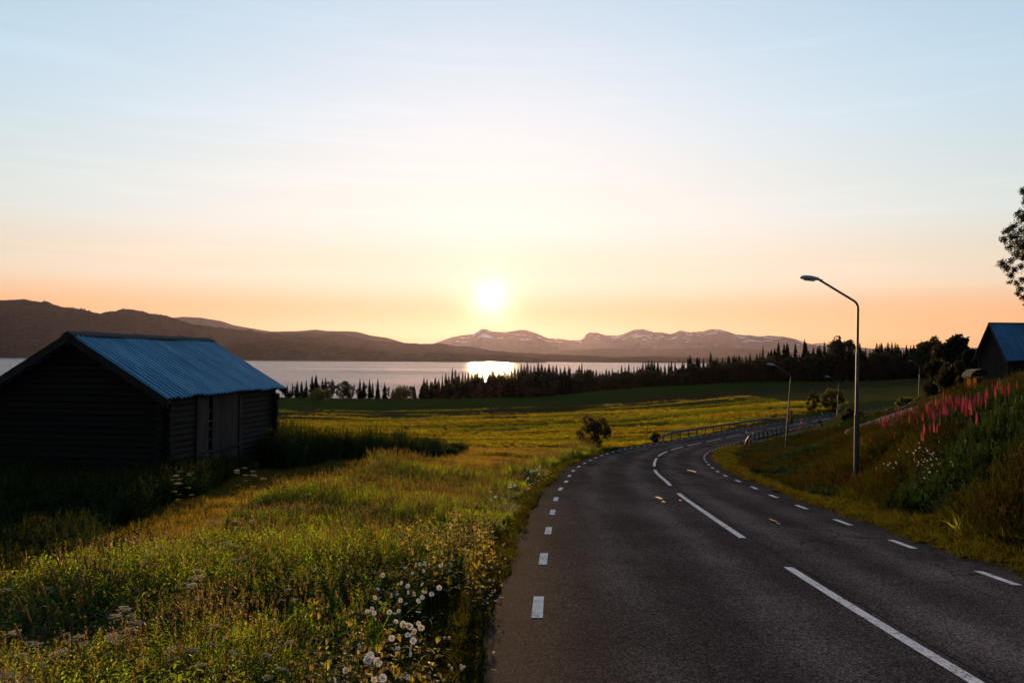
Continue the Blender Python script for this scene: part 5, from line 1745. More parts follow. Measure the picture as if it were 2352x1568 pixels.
rg = np.random.default_rng(91)
def sample(n, y0, y1, xlo, xhi, p):
    """points whose density per square metre falls off as Y^-p"""
    u = rg.random(n)
    q = 2 - p
    Y = (y0 ** q + u * (y1 ** q - y0 ** q)) ** (1 / q) if abs(q) > 1e-3 else y0 * (y1 / y0) ** u
    X = xlo(Y) + rg.random(n) * (xhi(Y) - xlo(Y))
    return X, Y
crest = lambda Y: np.interp(Y, [0, 9, 18.7, 33, 45, 60], [-5.6, -5.7, -5.9, -5.3, -4.6, -3.0])
def barn_inside(x, y, m=0.25):
    dx, dy = x - BX, y - BY
    a = dx * math.sin(TH) + dy * math.cos(TH)
    b = -dx * math.cos(TH) + dy * math.sin(TH)
    return (a > -m) & (a < L + m) & (b > -m) & (b < W + m)

# --- left meadow
X, Y = sample(76000, 2.6, 62, lambda y: -0.68 * y - 1.5, lambda y: np.full_like(y, 9.0), 1.1)
Z, d, over, arc = ground_z(X, Y, True)
cr = crest(Y) + 0.5 * vnoise(Y / 3.0, Y * 0)
edge = 0.12 * fbm(arc / 1.1, arc * 0, 3)
left = (d < 0) & (over > 0.02 + edge) & ~barn_inside(X, Y)
b2y = np.interp(X, [-9, -4.1], [33, 56])
verge = left & (over < 0.75 + 0.45 * vnoise(arc / 2.5, arc * 0 + 3))
stub = left & ~verge & (Y > 34) & (X > cr - 1.0) & (over > 1.6 + 1.2 * vnoise(arc / 4, arc * 0 + 9))
meadow = left & ~verge & ~stub & (X > cr)
path = left & (X <= cr) & (X > cr - 2.3 - 0.12 * np.clip(Y - 12, 0, 20)) & (Y > 12.5)
belt1 = left & (X <= cr) & ~path & (Y < 33.5) & (X > -30)
belt2 = left & (X < cr + 0.5) & (np.abs(Y - b2y - 1.6) < 3.0 + 0.5 * vnoise(X, Y * 0.3)) & (X > -10.5) & (X < -4.0 + 0.8 * vnoise(Y, X))
path = (path | stub) & ~belt2
far_l = left & ~verge & ~meadow & ~path & ~belt1 & ~belt2
P = np.column_stack([X, Y, Z])
def near_scale(y):
    return 0.9 + 0.012 * np.clip(y - 8, 0, 60)
hgt = 0.76 + 0.55 * sstep(-0.5, 0.7, fbm(X / 2.2, Y / 2.2, 2)) + 0.15 * rg.random(len(X))
mk = np.nonzero(meadow)[0]
patchn = vnoise(X / 1.8 + 40, Y / 1.8)
kd = np.where(patchn > 0.30, rg.integers(3, 6, len(X)), np.where(patchn < -0.25, rg.integers(6, 9, len(X)), rg.integers(0, 11, len(X))))
kd = np.where(rg.random(len(X)) < np.interp(Y, [12, 30], [0.15, 0.5]), rg.integers(0, 3, len(X)), kd)
hm = hgt * np.interp(over, [0.5, 1.6], [0.45, 1.0])
scatter('meadow_grass', 'tall flowering meadow grass and herbs along the road verge', 'grass', c_meadow, P[mk], near_scale(Y[mk]), kd[mk], rg, 0.16, hm[mk])
mk = np.nonzero(verge)[0]
scatter('verge_grass', 'short green grass beside the left edge of the asphalt', 'grass', c_short, P[mk], near_scale(Y[mk]) * 1.15, np.where(rg.random(len(mk)) < .2, 3, rg.integers(0, 3, len(mk))), rg, 0.2, 0.8 + 0.5 * rg.random(len(mk)))
mk = np.nonzero(path)[0]
scatter('mown_grass', 'dry mown grass strip glowing between meadow and herbs', 'grass', c_path, P[mk], near_scale(Y[mk]) * 1.3, rg.integers(0, 3, len(mk)), rg, 0.25, 0.55 + 0.5 * rg.random(len(mk)))
mk = np.nonzero(belt1 | belt2)[0]
tp = np.interp(X, [-9.5, -6.5, -4.3], [1.0, 0.95, 0.35])
hb = np.where(belt1, np.interp(Y, [6, 14, 24, 30], [0.55, 0.9, 0.72, 0.5]), 1.2 * tp) * (0.8 + 0.4 * rg.random(len(X))) * np.interp(vnoise(X / 2.5, Y / 2.5), [-.6, .6], [0.75, 1.15])
scatter('tall_herbs', 'lush tall herbs in front of and behind the log barn, their shade put into the leaf colour', 'herbs', c_lush, P[mk], near_scale(Y[mk]) * 1.05, rg.integers(0, 5, len(mk)), rg, 0.12, hb[mk])

# --- right verge and bank
X, Y = sample(52000, 5.0, 78, lambda y: np.full_like(y, 4.0), lambda y: 0.68 * y + 3.5, 1.05)
Z, d, over, arc = ground_z(X, Y, True)
right = (d > 0) & (over > 0.05 + 0.14 * fbm(arc / 0.9, arc * 0 + 5, 3)) & (X < 34)
ddx, ddy = X - 29.5, Y - 80
drv = (np.abs((X - 27.0) * 0.85 - (Y - 88.5) * -0.36) < 0) 
verge = right & (over < 1.3 + 0.5 * vnoise(arc / 3, arc * 0 + 1))
bank = right & ~verge
P = np.column_stack([X, Y, Z])
mk = np.nonzero(verge)[0]
scatter('verge_grass', 'short grass beside the right edge of the asphalt', 'grass', c_short, P[mk], near_scale(Y[mk]) * 1.25, np.where(rg.random(len(mk)) < .2, 3, rg.integers(0, 3, len(mk))), rg, 0.2, 0.7 + 0.5 * rg.random(len(mk)))
mk = np.nonzero(bank)[0]
patchn = vnoise(X / 2.6 + 11, Y / 2.6)
kd = np.where(patchn > 0.05, rg.integers(3, 11, len(X)), rg.integers(0, 3, len(X)))
hbk = np.interp(over, [1.2, 3.0], [0.5, 0.95]) * (0.6 + 0.5 * sstep(-.6, .6, vnoise(X / 1.9, Y / 1.9 + 8)) + 0.2 * rg.random(len(X)))
hbk = hbk * np.interp(Y, [24, 34], [1.0, 0.5])
dk = rg.random(len(X)) < sstep(4.5, 8.5, X + 2.0 * vnoise(X / 3, Y / 3) - 0.10 * np.clip(Y - 20, 0, 40))  # where the darker copies take over, as painted shade on the bank
mk = np.nonzero(bank & ~dk)[0]
scatter('bank_grass', 'sunlit grass and herbs low on the roadside bank', 'grass', c_meadow, P[mk], near_scale(Y[mk]) * 1.15, kd[mk], rg, 0.16, hbk[mk])
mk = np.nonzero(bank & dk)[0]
scatter('bank_grass', 'grass and herbs covering the bank below the plank barn, shade put into their darker colour', 'grass', c_bank, P[mk], near_scale(Y[mk]) * 1.15, kd[mk], rg, 0.16, hbk[mk])

# --- hay field, beyond
X, Y = sample(140000, 44, 300, lambda y: -0.60 * y, lambda y: np.minimum(0.42 * y, 80), 1.75)
Z, d, over, arc = ground_z(X, Y, True)
row = 0.55 + 0.45 * vnoise(X * 0.02, (Y + 0.1 * X) * 0.9) + 0.25 * rg.random(len(X))
mk = np.nonzero((d < 0) & (over > 2.0) & (Y > np.interp(X, [-60, -9, -4.1, 0], [40, 37, 59, 52])) & (fbm(X / 26, Y / 7.0, 3) > -0.55 + 0.5 * rg.random(len(X)) + 1.1 * sstep(205, 295, Y + 25 * vnoise(X / 30, Y / 12))))[0]
P = np.column_stack([X, Y, Z])
fs = (0.75 + Y / 110.0) * (1 + 0.32 * np.sin((Y + 0.12 * X) * 2 * math.pi / 6.0 + 2.0 * vnoise(X / 40, Y / 20)))
scatter('hay_stubble', 'mown hay field glowing golden in the low sun', 'field', c_field, P[mk], (fs * (0.75 + 0.5 * rg.random(len(X))))[mk], rg.integers(0, 3, len(mk)) + 3 * (rg.random(len(X)) < sstep(-0.3, 0.4, fbm(X / 70, (Y + 0.15 * X) / 15 + 4, 3)))[mk], rg, 0.25, (0.55 + 0.5 * np.clip(row, 0, 1.2))[mk])

# ------------------------------------------------------------------ single flowers and plants
def zoomer(x0, y0, sc):
    return lambda x, y: ((x0 + x / sc) * 0.57422, (y0 + y / sc) * 0.57422)
zf = zoomer(1300, 2250, 3.26)
z5 = zoomer(0, 1900, 1.887)
z6 = zoomer(1000, 1800, 1.684)
z7 = zoomer(2800, 1600, 1.742)
z4 = zoomer(3000, 1000, 1.96)
z1b = zoomer(3600, 1400, 4.126)
zb = zoomer(600, 1500, 3.137)
Rf = random.Random(55)

def mesh_of(name, parts, mats, smooth=False):
    V, Fq, M = join(parts)
    return np_mesh(name, V, Fq, mats, smooth, M)

# daisy: stem, flower_head of petals, yellow disc
def daisy_parts(seed):
    rr = random.Random(seed)
    pet = []
    n = rr.randint(17, 21)
    for k in range(n):
        a = 2 * math.pi * k / n + rr.uniform(-.06, .06)
        pet.append(leaf((0.006 * math.cos(a), 0.006 * math.sin(a), 0.0), a, rr.uniform(-0.05, 0.35), rr.uniform(0.019, 0.024), 0.0075, 0.12, 0.1) + (0,))
    mb = MB()
    n = 10
    v = [(0, 0, 0.007)] + [(0.0055 * math.cos(6.283 * k / n), 0.0055 * math.sin(6.283 * k / n), 0.005) for k in range(n)] + [(0.008 * math.cos(6.283 * k / n), 0.008 * math.sin(6.283 * k / n), 0.0) for k in range(n)]
    mb.add(v, [(0, 1 + k, 1 + (k + 1) % n) for k in range(n)] + [(1 + k, 1 + n + k, 1 + n + (k + 1) % n, 1 + (k + 1) % n) for k in range(n)], 0, True)
    return mesh_of('flower_head', pet, [m_petal]), mb.mesh('disc', m_disc)
DA = [daisy_parts(k) for k in range(4)]
st_parts = [stalk((0, 0, -0.1), (0, 0, 0.998), 0.0022) + (0,)]
for j in range(5):
    st_parts.append(leaf((0, 0, 0.1 + 0.13 * j), j * 2.4, 0.7, 0.05, 0.010, 0.3) + (1,))
DSTEM = mesh_of('stem', st_parts, [m_stem, m_herb])
def daisy(px, py, h, label, group, size=1.0, face=None):
    b = base_for_top(px, py, h, 2.5, 120)
    e = empty('daisy', b, Rf.random() * 6.28)
    tag(e, label, 'daisy', group)
    kid('stem', DSTEM, e, None, None, (1, 1, h))
    me, dm = Rf.choice(DA)
    tilt = face if face is not None else Rf.choice((0.2, 0.5, 0.9, 1.2, 1.5, 1.7))
    # turn the head towards a random side, many towards the viewer
    az = Rf.gauss(-math.pi / 2, 1.0) - e.rotation_euler.z
    hd = kid('flower_head', me, e, (0, 0, h))
    hd.rotation_mode = 'QUATERNION'
    hd.rotation_quaternion = Vector((math.cos(az) * math.sin(tilt), math.sin(az) * math.sin(tilt), math.cos(tilt))).to_track_quat('Z', 'Y')
    hd.scale = (size, size, size)
    kid('disc', dm, hd)
    return e
near_d = [(1045, 60), (1190, 25), (1240, 20), (1300, 10), (1285, 105), (1630, 105), (1510, 35), (690, 340), (885, 325), (1165, 405), (1085, 385), (1270, 450), (1220, 495), (1300, 380), (1390, 405), (985, 490), (1055, 535), (650, 450), (690, 470), (550, 630), (610, 605), (640, 655), (910, 660), (960, 625), (1215, 640), (840, 640), (735, 585), (925, 765), (1020, 800), (1090, 815), (1110, 830), (1255, 845), (1380, 765), (1220, 790), (1160, 895), (1080, 940), (870, 980), (1150, 1015), (1140, 965), (450, 1085), (945, 1110), (1120, 1110), (1115, 1190), (995, 260), (1080, 300), (1265, 280), (1490, 325), (800, 45), (1140, 140), (650, 120), (755, 160), (940, 410), (870, 420), (1640, 10), (270, 1400), (500, 1530), (750, 1500), (970, 1475), (1040, 1460), (1100, 1510), (640, 1520), (130, 1525)]
for x, y in near_d:
    wh = ('at the top of' if y < 300 else ('in the upper half of' if y < 600 else ('in the lower half of' if y < 1000 else 'at the foot of'))) + ' the daisy cluster, ' + ('meadow side' if x < 800 else ('centre' if x < 1150 else 'road side'))
    daisy(*zf(x, y), Rf.uniform(0.50, 0.62), 'white daisy ' + wh, 'daisies beside the road edge', Rf.uniform(0.68, 1.0))
for (x, y), lab in (((585, 1215), 'uppermost of three open daisies close together'), ((560, 1265), 'left of three open daisies close together'), ((690, 1290), 'right and largest of three open daisies close together')):
    daisy(*zf(x, y), 0.56, lab + ' at the bottom of the picture', 'daisies beside the road edge', 1.2, 1.0)
for k in range(58):
    x, y = Rf.gauss(1555, 75), Rf.gauss(385, 55)
    if k > 46: x, y = Rf.uniform(1200, 1380), Rf.uniform(415, 475)
    daisy(*z7(x, y), Rf.uniform(0.55, 0.7), 'small white daisy in the bank patch, ' + ('upper' if y < 385 else 'lower') + (' part, lamp side' if x < 1500 else (' middle' if x < 1600 else ' part, away from the lamp')), 'daisies on the bank', Rf.uniform(0.6, 0.95), 1.1)
for k in range(26):
    x, y = Rf.uniform(1620, 1960), Rf.uniform(0, 1)
    y = 300 - (x - 1620) * 0.55 + Rf.gauss(0, 30)
    daisy(*z6(x, max(y, 30)), Rf.uniform(0.4, 0.55), 'small white flower in the grass where the verge bends away', 'flowers along the bending verge', 1.2, 0.8)

# cow parsley
def umbel_mesh(seed):
    rr = random.Random(seed)
    pr = []
    for k in range(13):
        a = 2.4 * k
        r = 0.085 * math.sqrt((k + 0.5) / 13)
        c = (r * math.cos(a), r * math.sin(a), 0.075 - 1.6 * r * r * 2 + rr.uniform(-.006, .006))
        pr.append(stalk((0, 0, 0), c, 0.0013) + (1,))
        V, Fq = [], []
        for q in range(15):
            b = 2.4 * q
            s = 0.020 * math.sqrt((q + .5) / 15)
            cc = (c[0] + s * math.cos(b), c[1] + s * math.sin(b), c[2] + 0.004 * rr.random())
            w = 0.0042
            kx = len(V)
            z = rr.uniform(-.002, .002)
            V += [(cc[0] - w, cc[1] - w, cc[2] + z), (cc[0] + w, cc[1] - w, cc[2] - z), (cc[0] + w, cc[1] + w, cc[2] + z), (cc[0] - w, cc[1] + w, cc[2] - z)]
            Fq.append((kx, kx + 1, kx + 2, kx + 3))
        pr.append((V, Fq, 0))
    return mesh_of('umbel', pr, [m_cream, m_stem])
UM = [umbel_mesh(k) for k in range(3)]
pr = [stalk((0, 0, -0.1), (0, 0, 1.0), 0.0035) + (0,)]
for j in range(3):
    for q in range(7):
        pr.append(leaf((0, 0, 0.2 + 0.2 * j), j * 2.1 + q * 0.3 - 0.9, 0.5, 0.13, 0.02, 0.2) + (1,))
USTEM = mesh_of('stem', pr, [m_stem, m_herb])
def umbel(px, py, h, label, group, size=1.0, y1=120):
    b = base_for_top(px, py, h, 2.5, y1)
    e = empty('cow_parsley', b, Rf.random() * 6.28)
    tag(e, label, 'cow parsley', group)
    kid('stem', USTEM, e, None, None, (1, 1, h - 0.06))
    for k in range(Rf.choice((1, 1, 2, 3))):
        off = (0, 0, h - 0.08) if k == 0 else (Rf.uniform(-.11, .11), Rf.uniform(-.11, .11), h - 0.12 - 0.08 * Rf.random())
        kid('umbel', Rf.choice(UM), e, off, (Rf.uniform(-.25, .25), Rf.uniform(-.25, .25), Rf.random() * 6), (size,) * 3)
for x, y in ((930, 970), (1025, 1075), (980, 1115), (570, 1195), (640, 1220), (140, 1310), (290, 1370), (210, 1355), (860, 1200), (840, 1165), (890, 1190), (490, 1300), (1380, 790), (1350, 890), (1500, 900), (1610, 1090), (1450, 1275), (20, 1440), (90, 1460), (20, 1500), (100, 1510), (40, 825), (680, 640), (110, 1140), (240, 1220), (1450, 800)):
    umbel(*z5(x, y), Rf.uniform(0.68, 0.8), 'pale cow parsley head standing in the front meadow', 'cow parsley in the front meadow', Rf.uniform(0.5, 0.75))
for x, y in ((1140, 500), (1200, 520), (1270, 530), (1330, 505), (1120, 575), (1190, 455), (1590, 330), (1630, 345), (1550, 350), (1780, 330), (1900, 325), (1450, 440), (1480, 430), (1700, 490), (1800, 510), (1840, 600), (1480, 690), (1770, 610)):
    umbel(*z5(x, y), Rf.uniform(0.68, 0.85), 'pale cow parsley head lit along the far rim of the meadow', 'cow parsley on the meadow rim', Rf.uniform(0.6, 0.85))
for k in range(34):
    umbel(*z5(Rf.uniform(100, 2250), Rf.uniform(520, 1400)), Rf.uniform(0.6, 0.8), 'small cream umbel scattered low in the meadow grass', 'scattered small umbels', Rf.uniform(0.28, 0.5))
for x, y in ((390, 1190), (330, 1245), (500, 1215), (370, 1290), (1180, 1150), (1090, 1180), (1290, 1190), (1200, 1240), (1300, 1240), (1420, 1280)):
    umbel(*zb(x, y), Rf.uniform(0.95, 1.1), 'pale cow parsley head in front of the barn door wall', 'cow parsley by the barn', 0.85)

# clovers and buttercups
def ball_mesh(name, r, mat, n=46, seed=0, up=1.0):
    rr = random.Random(seed)
    V, Fq = [], []
    for i in range(n):
        z = 1 - 1.7 * (i + .5) / n
        a = 2.4 * i
        q = math.sqrt(max(0, 1 - z * z))
        d = Vector((q * math.cos(a), q * math.sin(a), z * up))
        t1 = d.cross(Vector((0, 0, 1)))
        t1 = t1.normalized() if t1.length > 1e-4 else Vector((1, 0, 0))
        k = len(V)
        w = r * 0.22
        V += [tuple(d * r * 0.35), tuple(d * r * 0.8 + t1 * w), tuple(d * r * 1.05 + Vector((0, 0, r * .15))), tuple(d * r * 0.8 - t1 * w)]
        Fq.append((k, k + 1, k + 2, k + 3))
    return np_mesh(name, V, Fq, mat, False)
m_wclover = leaf_mat('white clover head', (0.52, 0.50, 0.44), (0.5, 0.38, 0.26), 0.35, 0.2, 0.0, 0.0)
WB, RBm = ball_mesh('flower_head', 0.012, m_wclover, 40), ball_mesh('flower_head', 0.015, m_rclover, 52, 2, 1.15)
pr = [(leaf((0, 0, 0.0), k * 1.2566, 0.4, 0.012, 0.012, 0.15, 0.3) + (0,)) for k in range(5)]
YB = mesh_of('flower_head', pr, [m_yelf])
CST = mesh_of('stem', [stalk((0, 0, -0.05), (0, 0, 1), 0.0016) + (0,), leaf((0, 0, .4), 0, .4, .03, .02, .3) + (1,), leaf((0, 0, .42), 2.1, .4, .03, .02, .3) + (1,), leaf((0, 0, .4), 4.2, .4, .03, .02, .3) + (1,)], [m_stem, m_herb])
def ball_flower(name, cat, label, group, px, py, h, head, size=1.0):
    b = base_for_top(px, py, h, 2.5, 120)
    e = empty(name, b, Rf.random() * 6)
    tag(e, label, cat, group)
    kid('stem', CST, e, None, None, (1, 1, h))
    kid('flower_head', head, e, (0, 0, h), (Rf.uniform(-.4, .4), Rf.uniform(-.4, .4), 0), (size,) * 3)
for x, y in ((635, 905), (668, 920), (670, 995), (425, 1120), (505, 1145), (610, 1110), (870, 1118), (1000, 1055), (1650, 412), (1705, 398), (150, 1245), (560, 465), (900, 640)):
    ball_flower('red_clover', 'clover', 'round red clover head among the daisies and grass', 'red clover heads', *z6(x, y), Rf.uniform(0.46, 0.55), RBm, Rf.uniform(1.0, 1.25))
wc = [(1715, 632), (1690, 705), (1720, 730), (1665, 770), (1680, 820), (1640, 880), (1635, 905), (1620, 920), (1650, 945), (1695, 910), (1470, 880), (1410, 910), (1550, 910), (1585, 1020), (1600, 1030), (1570, 1035), (1500, 1020), (1515, 1045), (1640, 1365), (1420, 1450), (1440, 1460), (1425, 1475), (1340, 1450), (1360, 1470), (1305, 1550), (1180, 1530), (1210, 1500), (1310, 1265), (1340, 1265), (1600, 1000), (1705, 640)]
for x, y in wc:
    ball_flower('white_clover', 'clover', 'small white clover head at the edge of the asphalt', 'white clover by the asphalt', *z6(x, y), Rf.uniform(0.14, 0.24), WB, Rf.uniform(1.0, 1.4))
for k in range(44):
    x = Rf.uniform(1820, 2015)
    y = 262 - (x - 1820) * 0.52 + Rf.gauss(0, 16)
    ball_flower('white_clover', 'clover', 'small white clover head in the bright band along the bend', 'white clover along the bend', *z6(x, y), Rf.uniform(0.16, 0.26), WB, 1.5)
z5c = tuple((Rf.uniform(600, 2300), Rf.uniform(480, 1450)) for _ in range(46)) + ((2000, 635), (1960, 650), (1610, 865), (1570, 870), (1925, 890), (1655, 970), (1550, 1000), (1610, 995), (1060, 1280))
for x, y in z5c:
    ball_flower('buttercup', 'buttercup', 'small yellow buttercup ' + ('high up' if y < 800 else ('half-way down' if y < 1130 else 'low down')) + ' in the front meadow, ' + ('at its left' if x < 1150 else ('at its middle' if x < 1750 else 'towards the daisies')), 'buttercups', *z5(x, y), Rf.uniform(0.45, 0.58), YB, 1.25)
for x, y in ((35, 962), (100, 735), (820, 460), (610, 520), (70, 750)):
    ball_flower('buttercup', 'buttercup', 'small yellow buttercup in the front meadow', 'buttercups', *z6(x, y), Rf.uniform(0.45, 0.58), YB, 1.25)

# timothy grass heads leaning over the meadow rim
pr = [stalk((0, 0, -0.05), (0, 0, 0.90), 0.0018) + (0,)]
V, Fq = [], []
for j in range(6):
    u = j / 5
    r = 0.0085 * (0.55 + 0.45 * math.sin(math.pi * (0.15 + 0.75 * u)))
    for k in range(6):
        V.append((r * math.cos(1.047 * k), r * math.sin(1.047 * k), 0.88 + 0.12 * u))
for j in range(5):
    for k in range(6):
        Fq.append((j * 6 + k, j * 6 + (k + 1) % 6, j * 6 + 6 + (k + 1) % 6, j * 6 + 6 + k))
TIM = mesh_of('timothy_grass', pr + [(V, Fq, 0)] + [leaf((0, 0, 0.25), 0.5, 1.0, 0.3, 0.010, 0.5) + (1,), leaf((0, 0, 0.4), 3.0, 1.0, 0.25, 0.009, 0.5) + (1,)], [m_dry, m_grass])
tim = [(410, 640), (520, 610), (610, 560), (700, 430), (770, 480), (830, 660), (700, 600), (640, 650), (860, 610), (740, 595), (920, 515), (1000, 400), (1080, 430), (1110, 440), (940, 545), (880, 720), (990, 750), (1030, 570), (760, 780), (640, 800), (720, 720), (820, 790), (460, 740), (560, 980), (700, 960), (1010, 520), (1050, 460), (870, 870), (620, 870), (900, 1250), (1660, 240), (1670, 280), (1890, 160), (1960, 140), (1920, 190), (2040, 150), (1980, 240), (2070, 200), (1850, 250), (560, 1080), (420, 900), (350, 830)]
for x, y in tim:
    h = Rf.uniform(0.85, 1.05)
    b = base_for_top(*z5(x, y), h * 0.95, 2.5, 120)
    o = link_obj('timothy_grass', TIM, None, b, None, (1, 1, h))
    o.rotation_euler = (Rf.uniform(-.12, .12), Rf.uniform(-.42, -.12), 0)
    tag(o, 'slender timothy grass head leaning left over the meadow rim', 'grass stalk', 'timothy grass heads', 'thing')

# two tall dry stalks
def dry_stalk(px, py, h, label, lean):
    b = base_for_top(px, py, h, 2.5, 60)
    e = empty('dry_stalk', b)
    tag(e, label, 'plant')
    mb = MB()
    mb.tube([(0, 0, -0.1), (lean * .3, 0, h * .4), (lean * .6, 0.01, h * .72), (lean, 0, h)], [0.007, 0.006, 0.005, 0.003], 6)
    mb.tube([(lean * .62, 0.01, h * .74), (lean * .62 - 0.07, 0.02, h * .86), (lean * .6 - 0.10, 0.02, h * .93)], [0.004, 0.003, 0.002], 5)
    kid('stem', mb.mesh('stem', m_stem), e)
    for p, s in (((lean, 0, h), 1.0), ((lean * .6 - 0.10, 0.02, h * .93), 0.9), ((lean * .55, 0.01, h * .45), 1.3)):
        kid('seed_head', ball_mesh('seed_head', 0.018, m_herb_d, 30, 5), e, p, None, (s,) * 3)
dry_stalk(*z5(1100, 680), 1.05, 'tall dark branching stalk above the front meadow', -0.06)
dry_stalk(*z5(525, 1060), 0.95, 'bare upright stalk at the lower left of the meadow', 0.02)

# sallow shoots with broad downy leaves
def shoot_mesh(seed, nl=16, h=0.7, ll=0.085):
    rr = random.Random(seed)
    bend = (rr.uniform(-.05, .05), rr.uniform(-.05, .05))
    st = [stalk((0, 0, -0.1), (rr.uniform(-.08, .08), rr.uniform(-.08, .08), h), 0.005, bend) + (0,)]
    tip = st[0][0][-1]
    lv = []
    for j in range(nl):
        u = 0.18 + 0.82 * j / (nl - 1)
        c = (tip[0] * u + bend[0] * math.sin(u * math.pi), tip[1] * u + bend[1] * math.sin(u * math.pi), h * u)
        lv.append(leaf(c, j * 2.4 + rr.uniform(-.3, .3), 0.75 + rr.uniform(-.3, .3), ll * (1.25 - 0.6 * u) * rr.uniform(.85, 1.15), ll * 0.42 * (1.15 - 0.45 * u), rr.uniform(0.35, 0.65), 0.3) + (0,))
    return mesh_of('stem', st, [m_stem]), mesh_of('leaves', lv, [m_sallow], True)
SH = [shoot_mesh(300 + k, 15 + k % 4, 0.7, 0.085 + 0.012 * (k % 3)) for k in range(6)]
def shoot(px, py, h, label, group, size=1.0):
    b = base_for_top(px, py, h, 2.3, 60)
    e = empty('sallow_shoot', b, Rf.random() * 6.28)
    e.scale = (size * 0.95, size * 0.95, h / 0.7)
    tag(e, label, 'shrub shoot', group)
    a, c = Rf.choice(SH)
    kid('stem', a, e); kid('leaves', c, e)
shoot(*z5(1752, 735), 0.95, 'lone upright sallow shoot with large curled leaves in the meadow', None, 1.35)
for x, y in ((680, 1080), (870, 1200), (830, 1130), (1240, 1280), (590, 1330), (910, 1430), (1075, 1470), (180, 1230), (660, 1200), (770, 1100), (740, 1160), (500, 1200), (960, 1240), (1050, 1230), (300, 1420), (450, 1400), (700, 1350), (1140, 1260), (1000, 1380), (820, 1300)):
    shoot(*z6(x, y), Rf.uniform(0.58, 0.72), 'sallow shoot with golden-rimmed leaves in the front thicket', 'sallow shoots in the front thicket', Rf.uniform(0.95, 1.25))
for k in range(40):
    x = Rf.uniform(1020, 1640)
    y = 395 + abs(x - 1420) * 0.20 + Rf.uniform(0, 150)
    shoot(*z6(x, y), Rf.uniform(0.72, 0.95), 'sallow shoot in the leafy clump beside the bend', 'sallow shoots in the roadside clump', Rf.uniform(1.1, 1.5))
for x, y in ((430, 970), (660, 760), (700, 600), (1650, 150), (1720, 130), (1560, 130), (1600, 140), (1130, 110), (1400, 115)):
    shoot(*z6(x, y), Rf.uniform(0.65, 0.85), 'single leafy shoot rising out of the meadow grass', 'single shoots in the meadow', 1.1)

# lupins on the bank
def lupin_parts(seed, mat):
    rr = random.Random(seed)
    V, Fq = [], []
    H = 0.42
    n = 20
    for j in range(n):
        u = j / (n - 1)
        r = 0.042 * (1 - u) ** 0.55 + 0.006
        m = 9 if u < 0.8 else 6
        for k in range(m):
            a = 2 * math.pi * k / m + j * 0.35 + rr.uniform(-.1, .1)
            ca, sa = math.cos(a), math.sin(a)
            w, hh = 0.013 * (1.1 - 0.6 * u), 0.018 * (1.1 - 0.5 * u)
            c = (ca * r * .75, sa * r * .75, u * H)
            q = len(V)
            V += [(c[0] * .3, c[1] * .3, c[2]), (c[0] - sa * w + ca * r * .1, c[1] + ca * w + sa * r * .1, c[2] + hh * .3), (ca * r * 1.1, sa * r * 1.1, c[2] + hh * 1.1), (c[0] + sa * w + ca * r * .1, c[1] - ca * w + sa * r * .1, c[2] + hh * .3)]
            Fq.append((q, q + 1, q + 2, q + 3))
    sp = np_mesh('flower_spike', V, Fq, mat, False)
    return sp
LSP = [lupin_parts(400 + k, m_lup[k % 3]) for k in range(6)]
pr = [stalk((0, 0, -0.2), (0, 0, 1.0), 0.006) + (0,)]
for j in range(5):
    a = j * 2.4
    c = (0.10 * math.cos(a), 0.10 * math.sin(a), 0.25 + 0.10 * j)
    pr.append(stalk((0, 0, c[2] - 0.12), c, 0.003) + (0,))
    for q in range(9):
        pr.append(leaf(c, q * 0.7, 0.35, 0.085, 0.022, 0.25) + (1,))
LST = mesh_of('stem', pr, [m_stem, m_herb_d])
def lupin(px, py, h, label, group, kind, size=1.0):
    b = base_for_top(px, py, h + 0.36 * size, 8, 75)
    e = empty('lupin', b, Rf.random() * 6.28)
    tag(e, label, 'lupin', group)
    e.rotation_euler = (Rf.uniform(-.07, .07), Rf.uniform(-.07, .07), Rf.random() * 6)
    kid('stem', LST, e, None, None, (1, 1, h))
    kid('flower_spike', LSP[kind + 3 * Rf.randint(0, 1)], e, (0, 0, h - 0.05), None, (size * 0.82, size * 0.82, size))
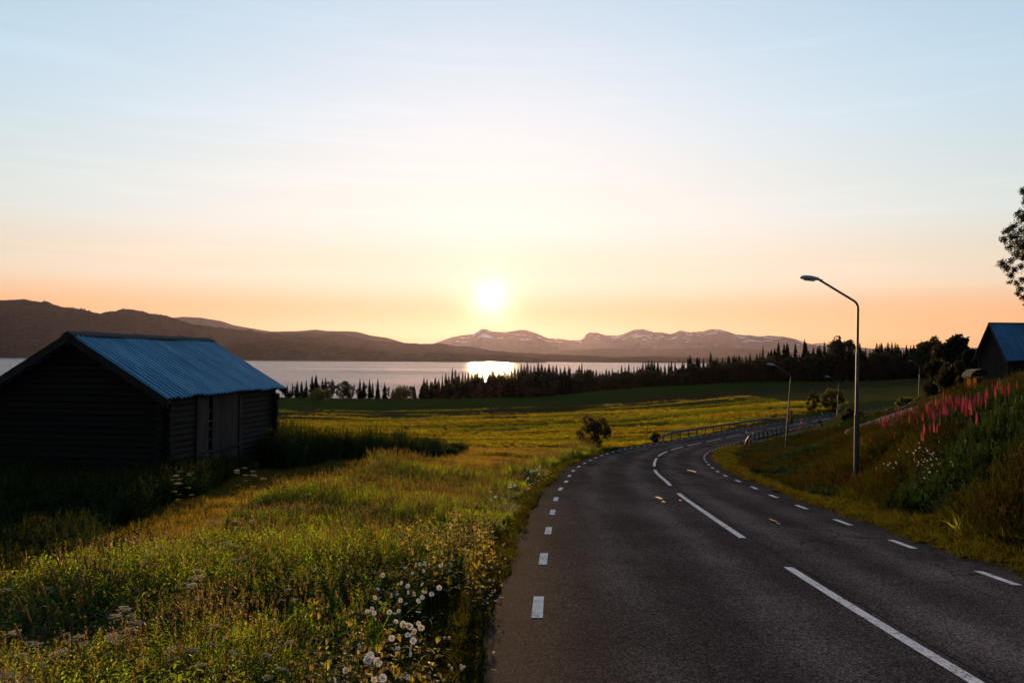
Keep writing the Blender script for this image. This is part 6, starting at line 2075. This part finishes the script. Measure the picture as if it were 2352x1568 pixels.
for x, y, k in ((1500, 520, 0), (1595, 495, 2), (1650, 500, 0), (1690, 525, 0), (1470, 620, 0), (1560, 630, 2), (1420, 600, 0), (1815, 530, 0), (1930, 490, 2), (1775, 500, 1), (1720, 580, 0), (1600, 560, 0), (1655, 560, 0)):
    lupin(*z1b(x, y), Rf.uniform(0.65, 0.8), 'pink lupin spike standing out against the dark plank barn', 'lupins below the plank barn', k, Rf.uniform(0.5, 0.72))
for x, y, k in ((735, 665, 2), (695, 740, 2), (795, 735, 2), (755, 740, 2), (580, 760, 2), (540, 800, 0), (650, 810, 0), (680, 830, 0), (715, 860, 0), (420, 880, 2), (465, 860, 2), (1035, 735, 0), (1045, 850, 0), (1070, 900, 0), (590, 840, 0), (510, 800, 1), (560, 930, 0), (350, 1020, 0), (160, 1070, 2), (270, 990, 1), (295, 1090, 1), (520, 970, 1), (545, 980, 1), (605, 960, 1), (395, 1200, 2), (390, 1340, 2), (575, 1200, 2), (505, 1200, 0), (625, 1120, 0), (1190, 900, 2), (1235, 1000, 2)):
    lupin(*z1b(x, y), Rf.uniform(0.6, 0.8), 'bright pink lupin in the long drift before the picket fence', 'bright lupins along the fence', k, Rf.uniform(0.42, 0.75))
for k in range(150):
    x = Rf.uniform(1015, 1880)
    y = 1290 - (x - 1015) * 0.235 + Rf.uniform(-25, 70)
    lupin(*z4(x, y), Rf.uniform(0.55, 0.8), 'purple-pink lupin in the ' + ('lower' if x < 1250 else ('middle' if x < 1500 else 'upper')) + ' part of the drift, ' + ('near the fence' if y < 1310 - (x - 1015) * 0.235 else ('in mid drift' if y < 1345 - (x - 1015) * 0.235 else 'on the slope below')), 'purple lupins on the bank', Rf.choice((1, 1, 1, 0)), Rf.uniform(0.34, 0.64))
for x, y, k in ((880, 1470, 2), (1360, 1360, 2), (1450, 1350, 2), (945, 1450, 0), (1360, 1420, 2), (1130, 1420, 0), (1410, 1350, 0)):
    lupin(*z4(x, y), Rf.uniform(0.5, 0.65), 'lone pink lupin low on the bank behind the lamp post', 'lone lupins on the bank', k, 0.62)
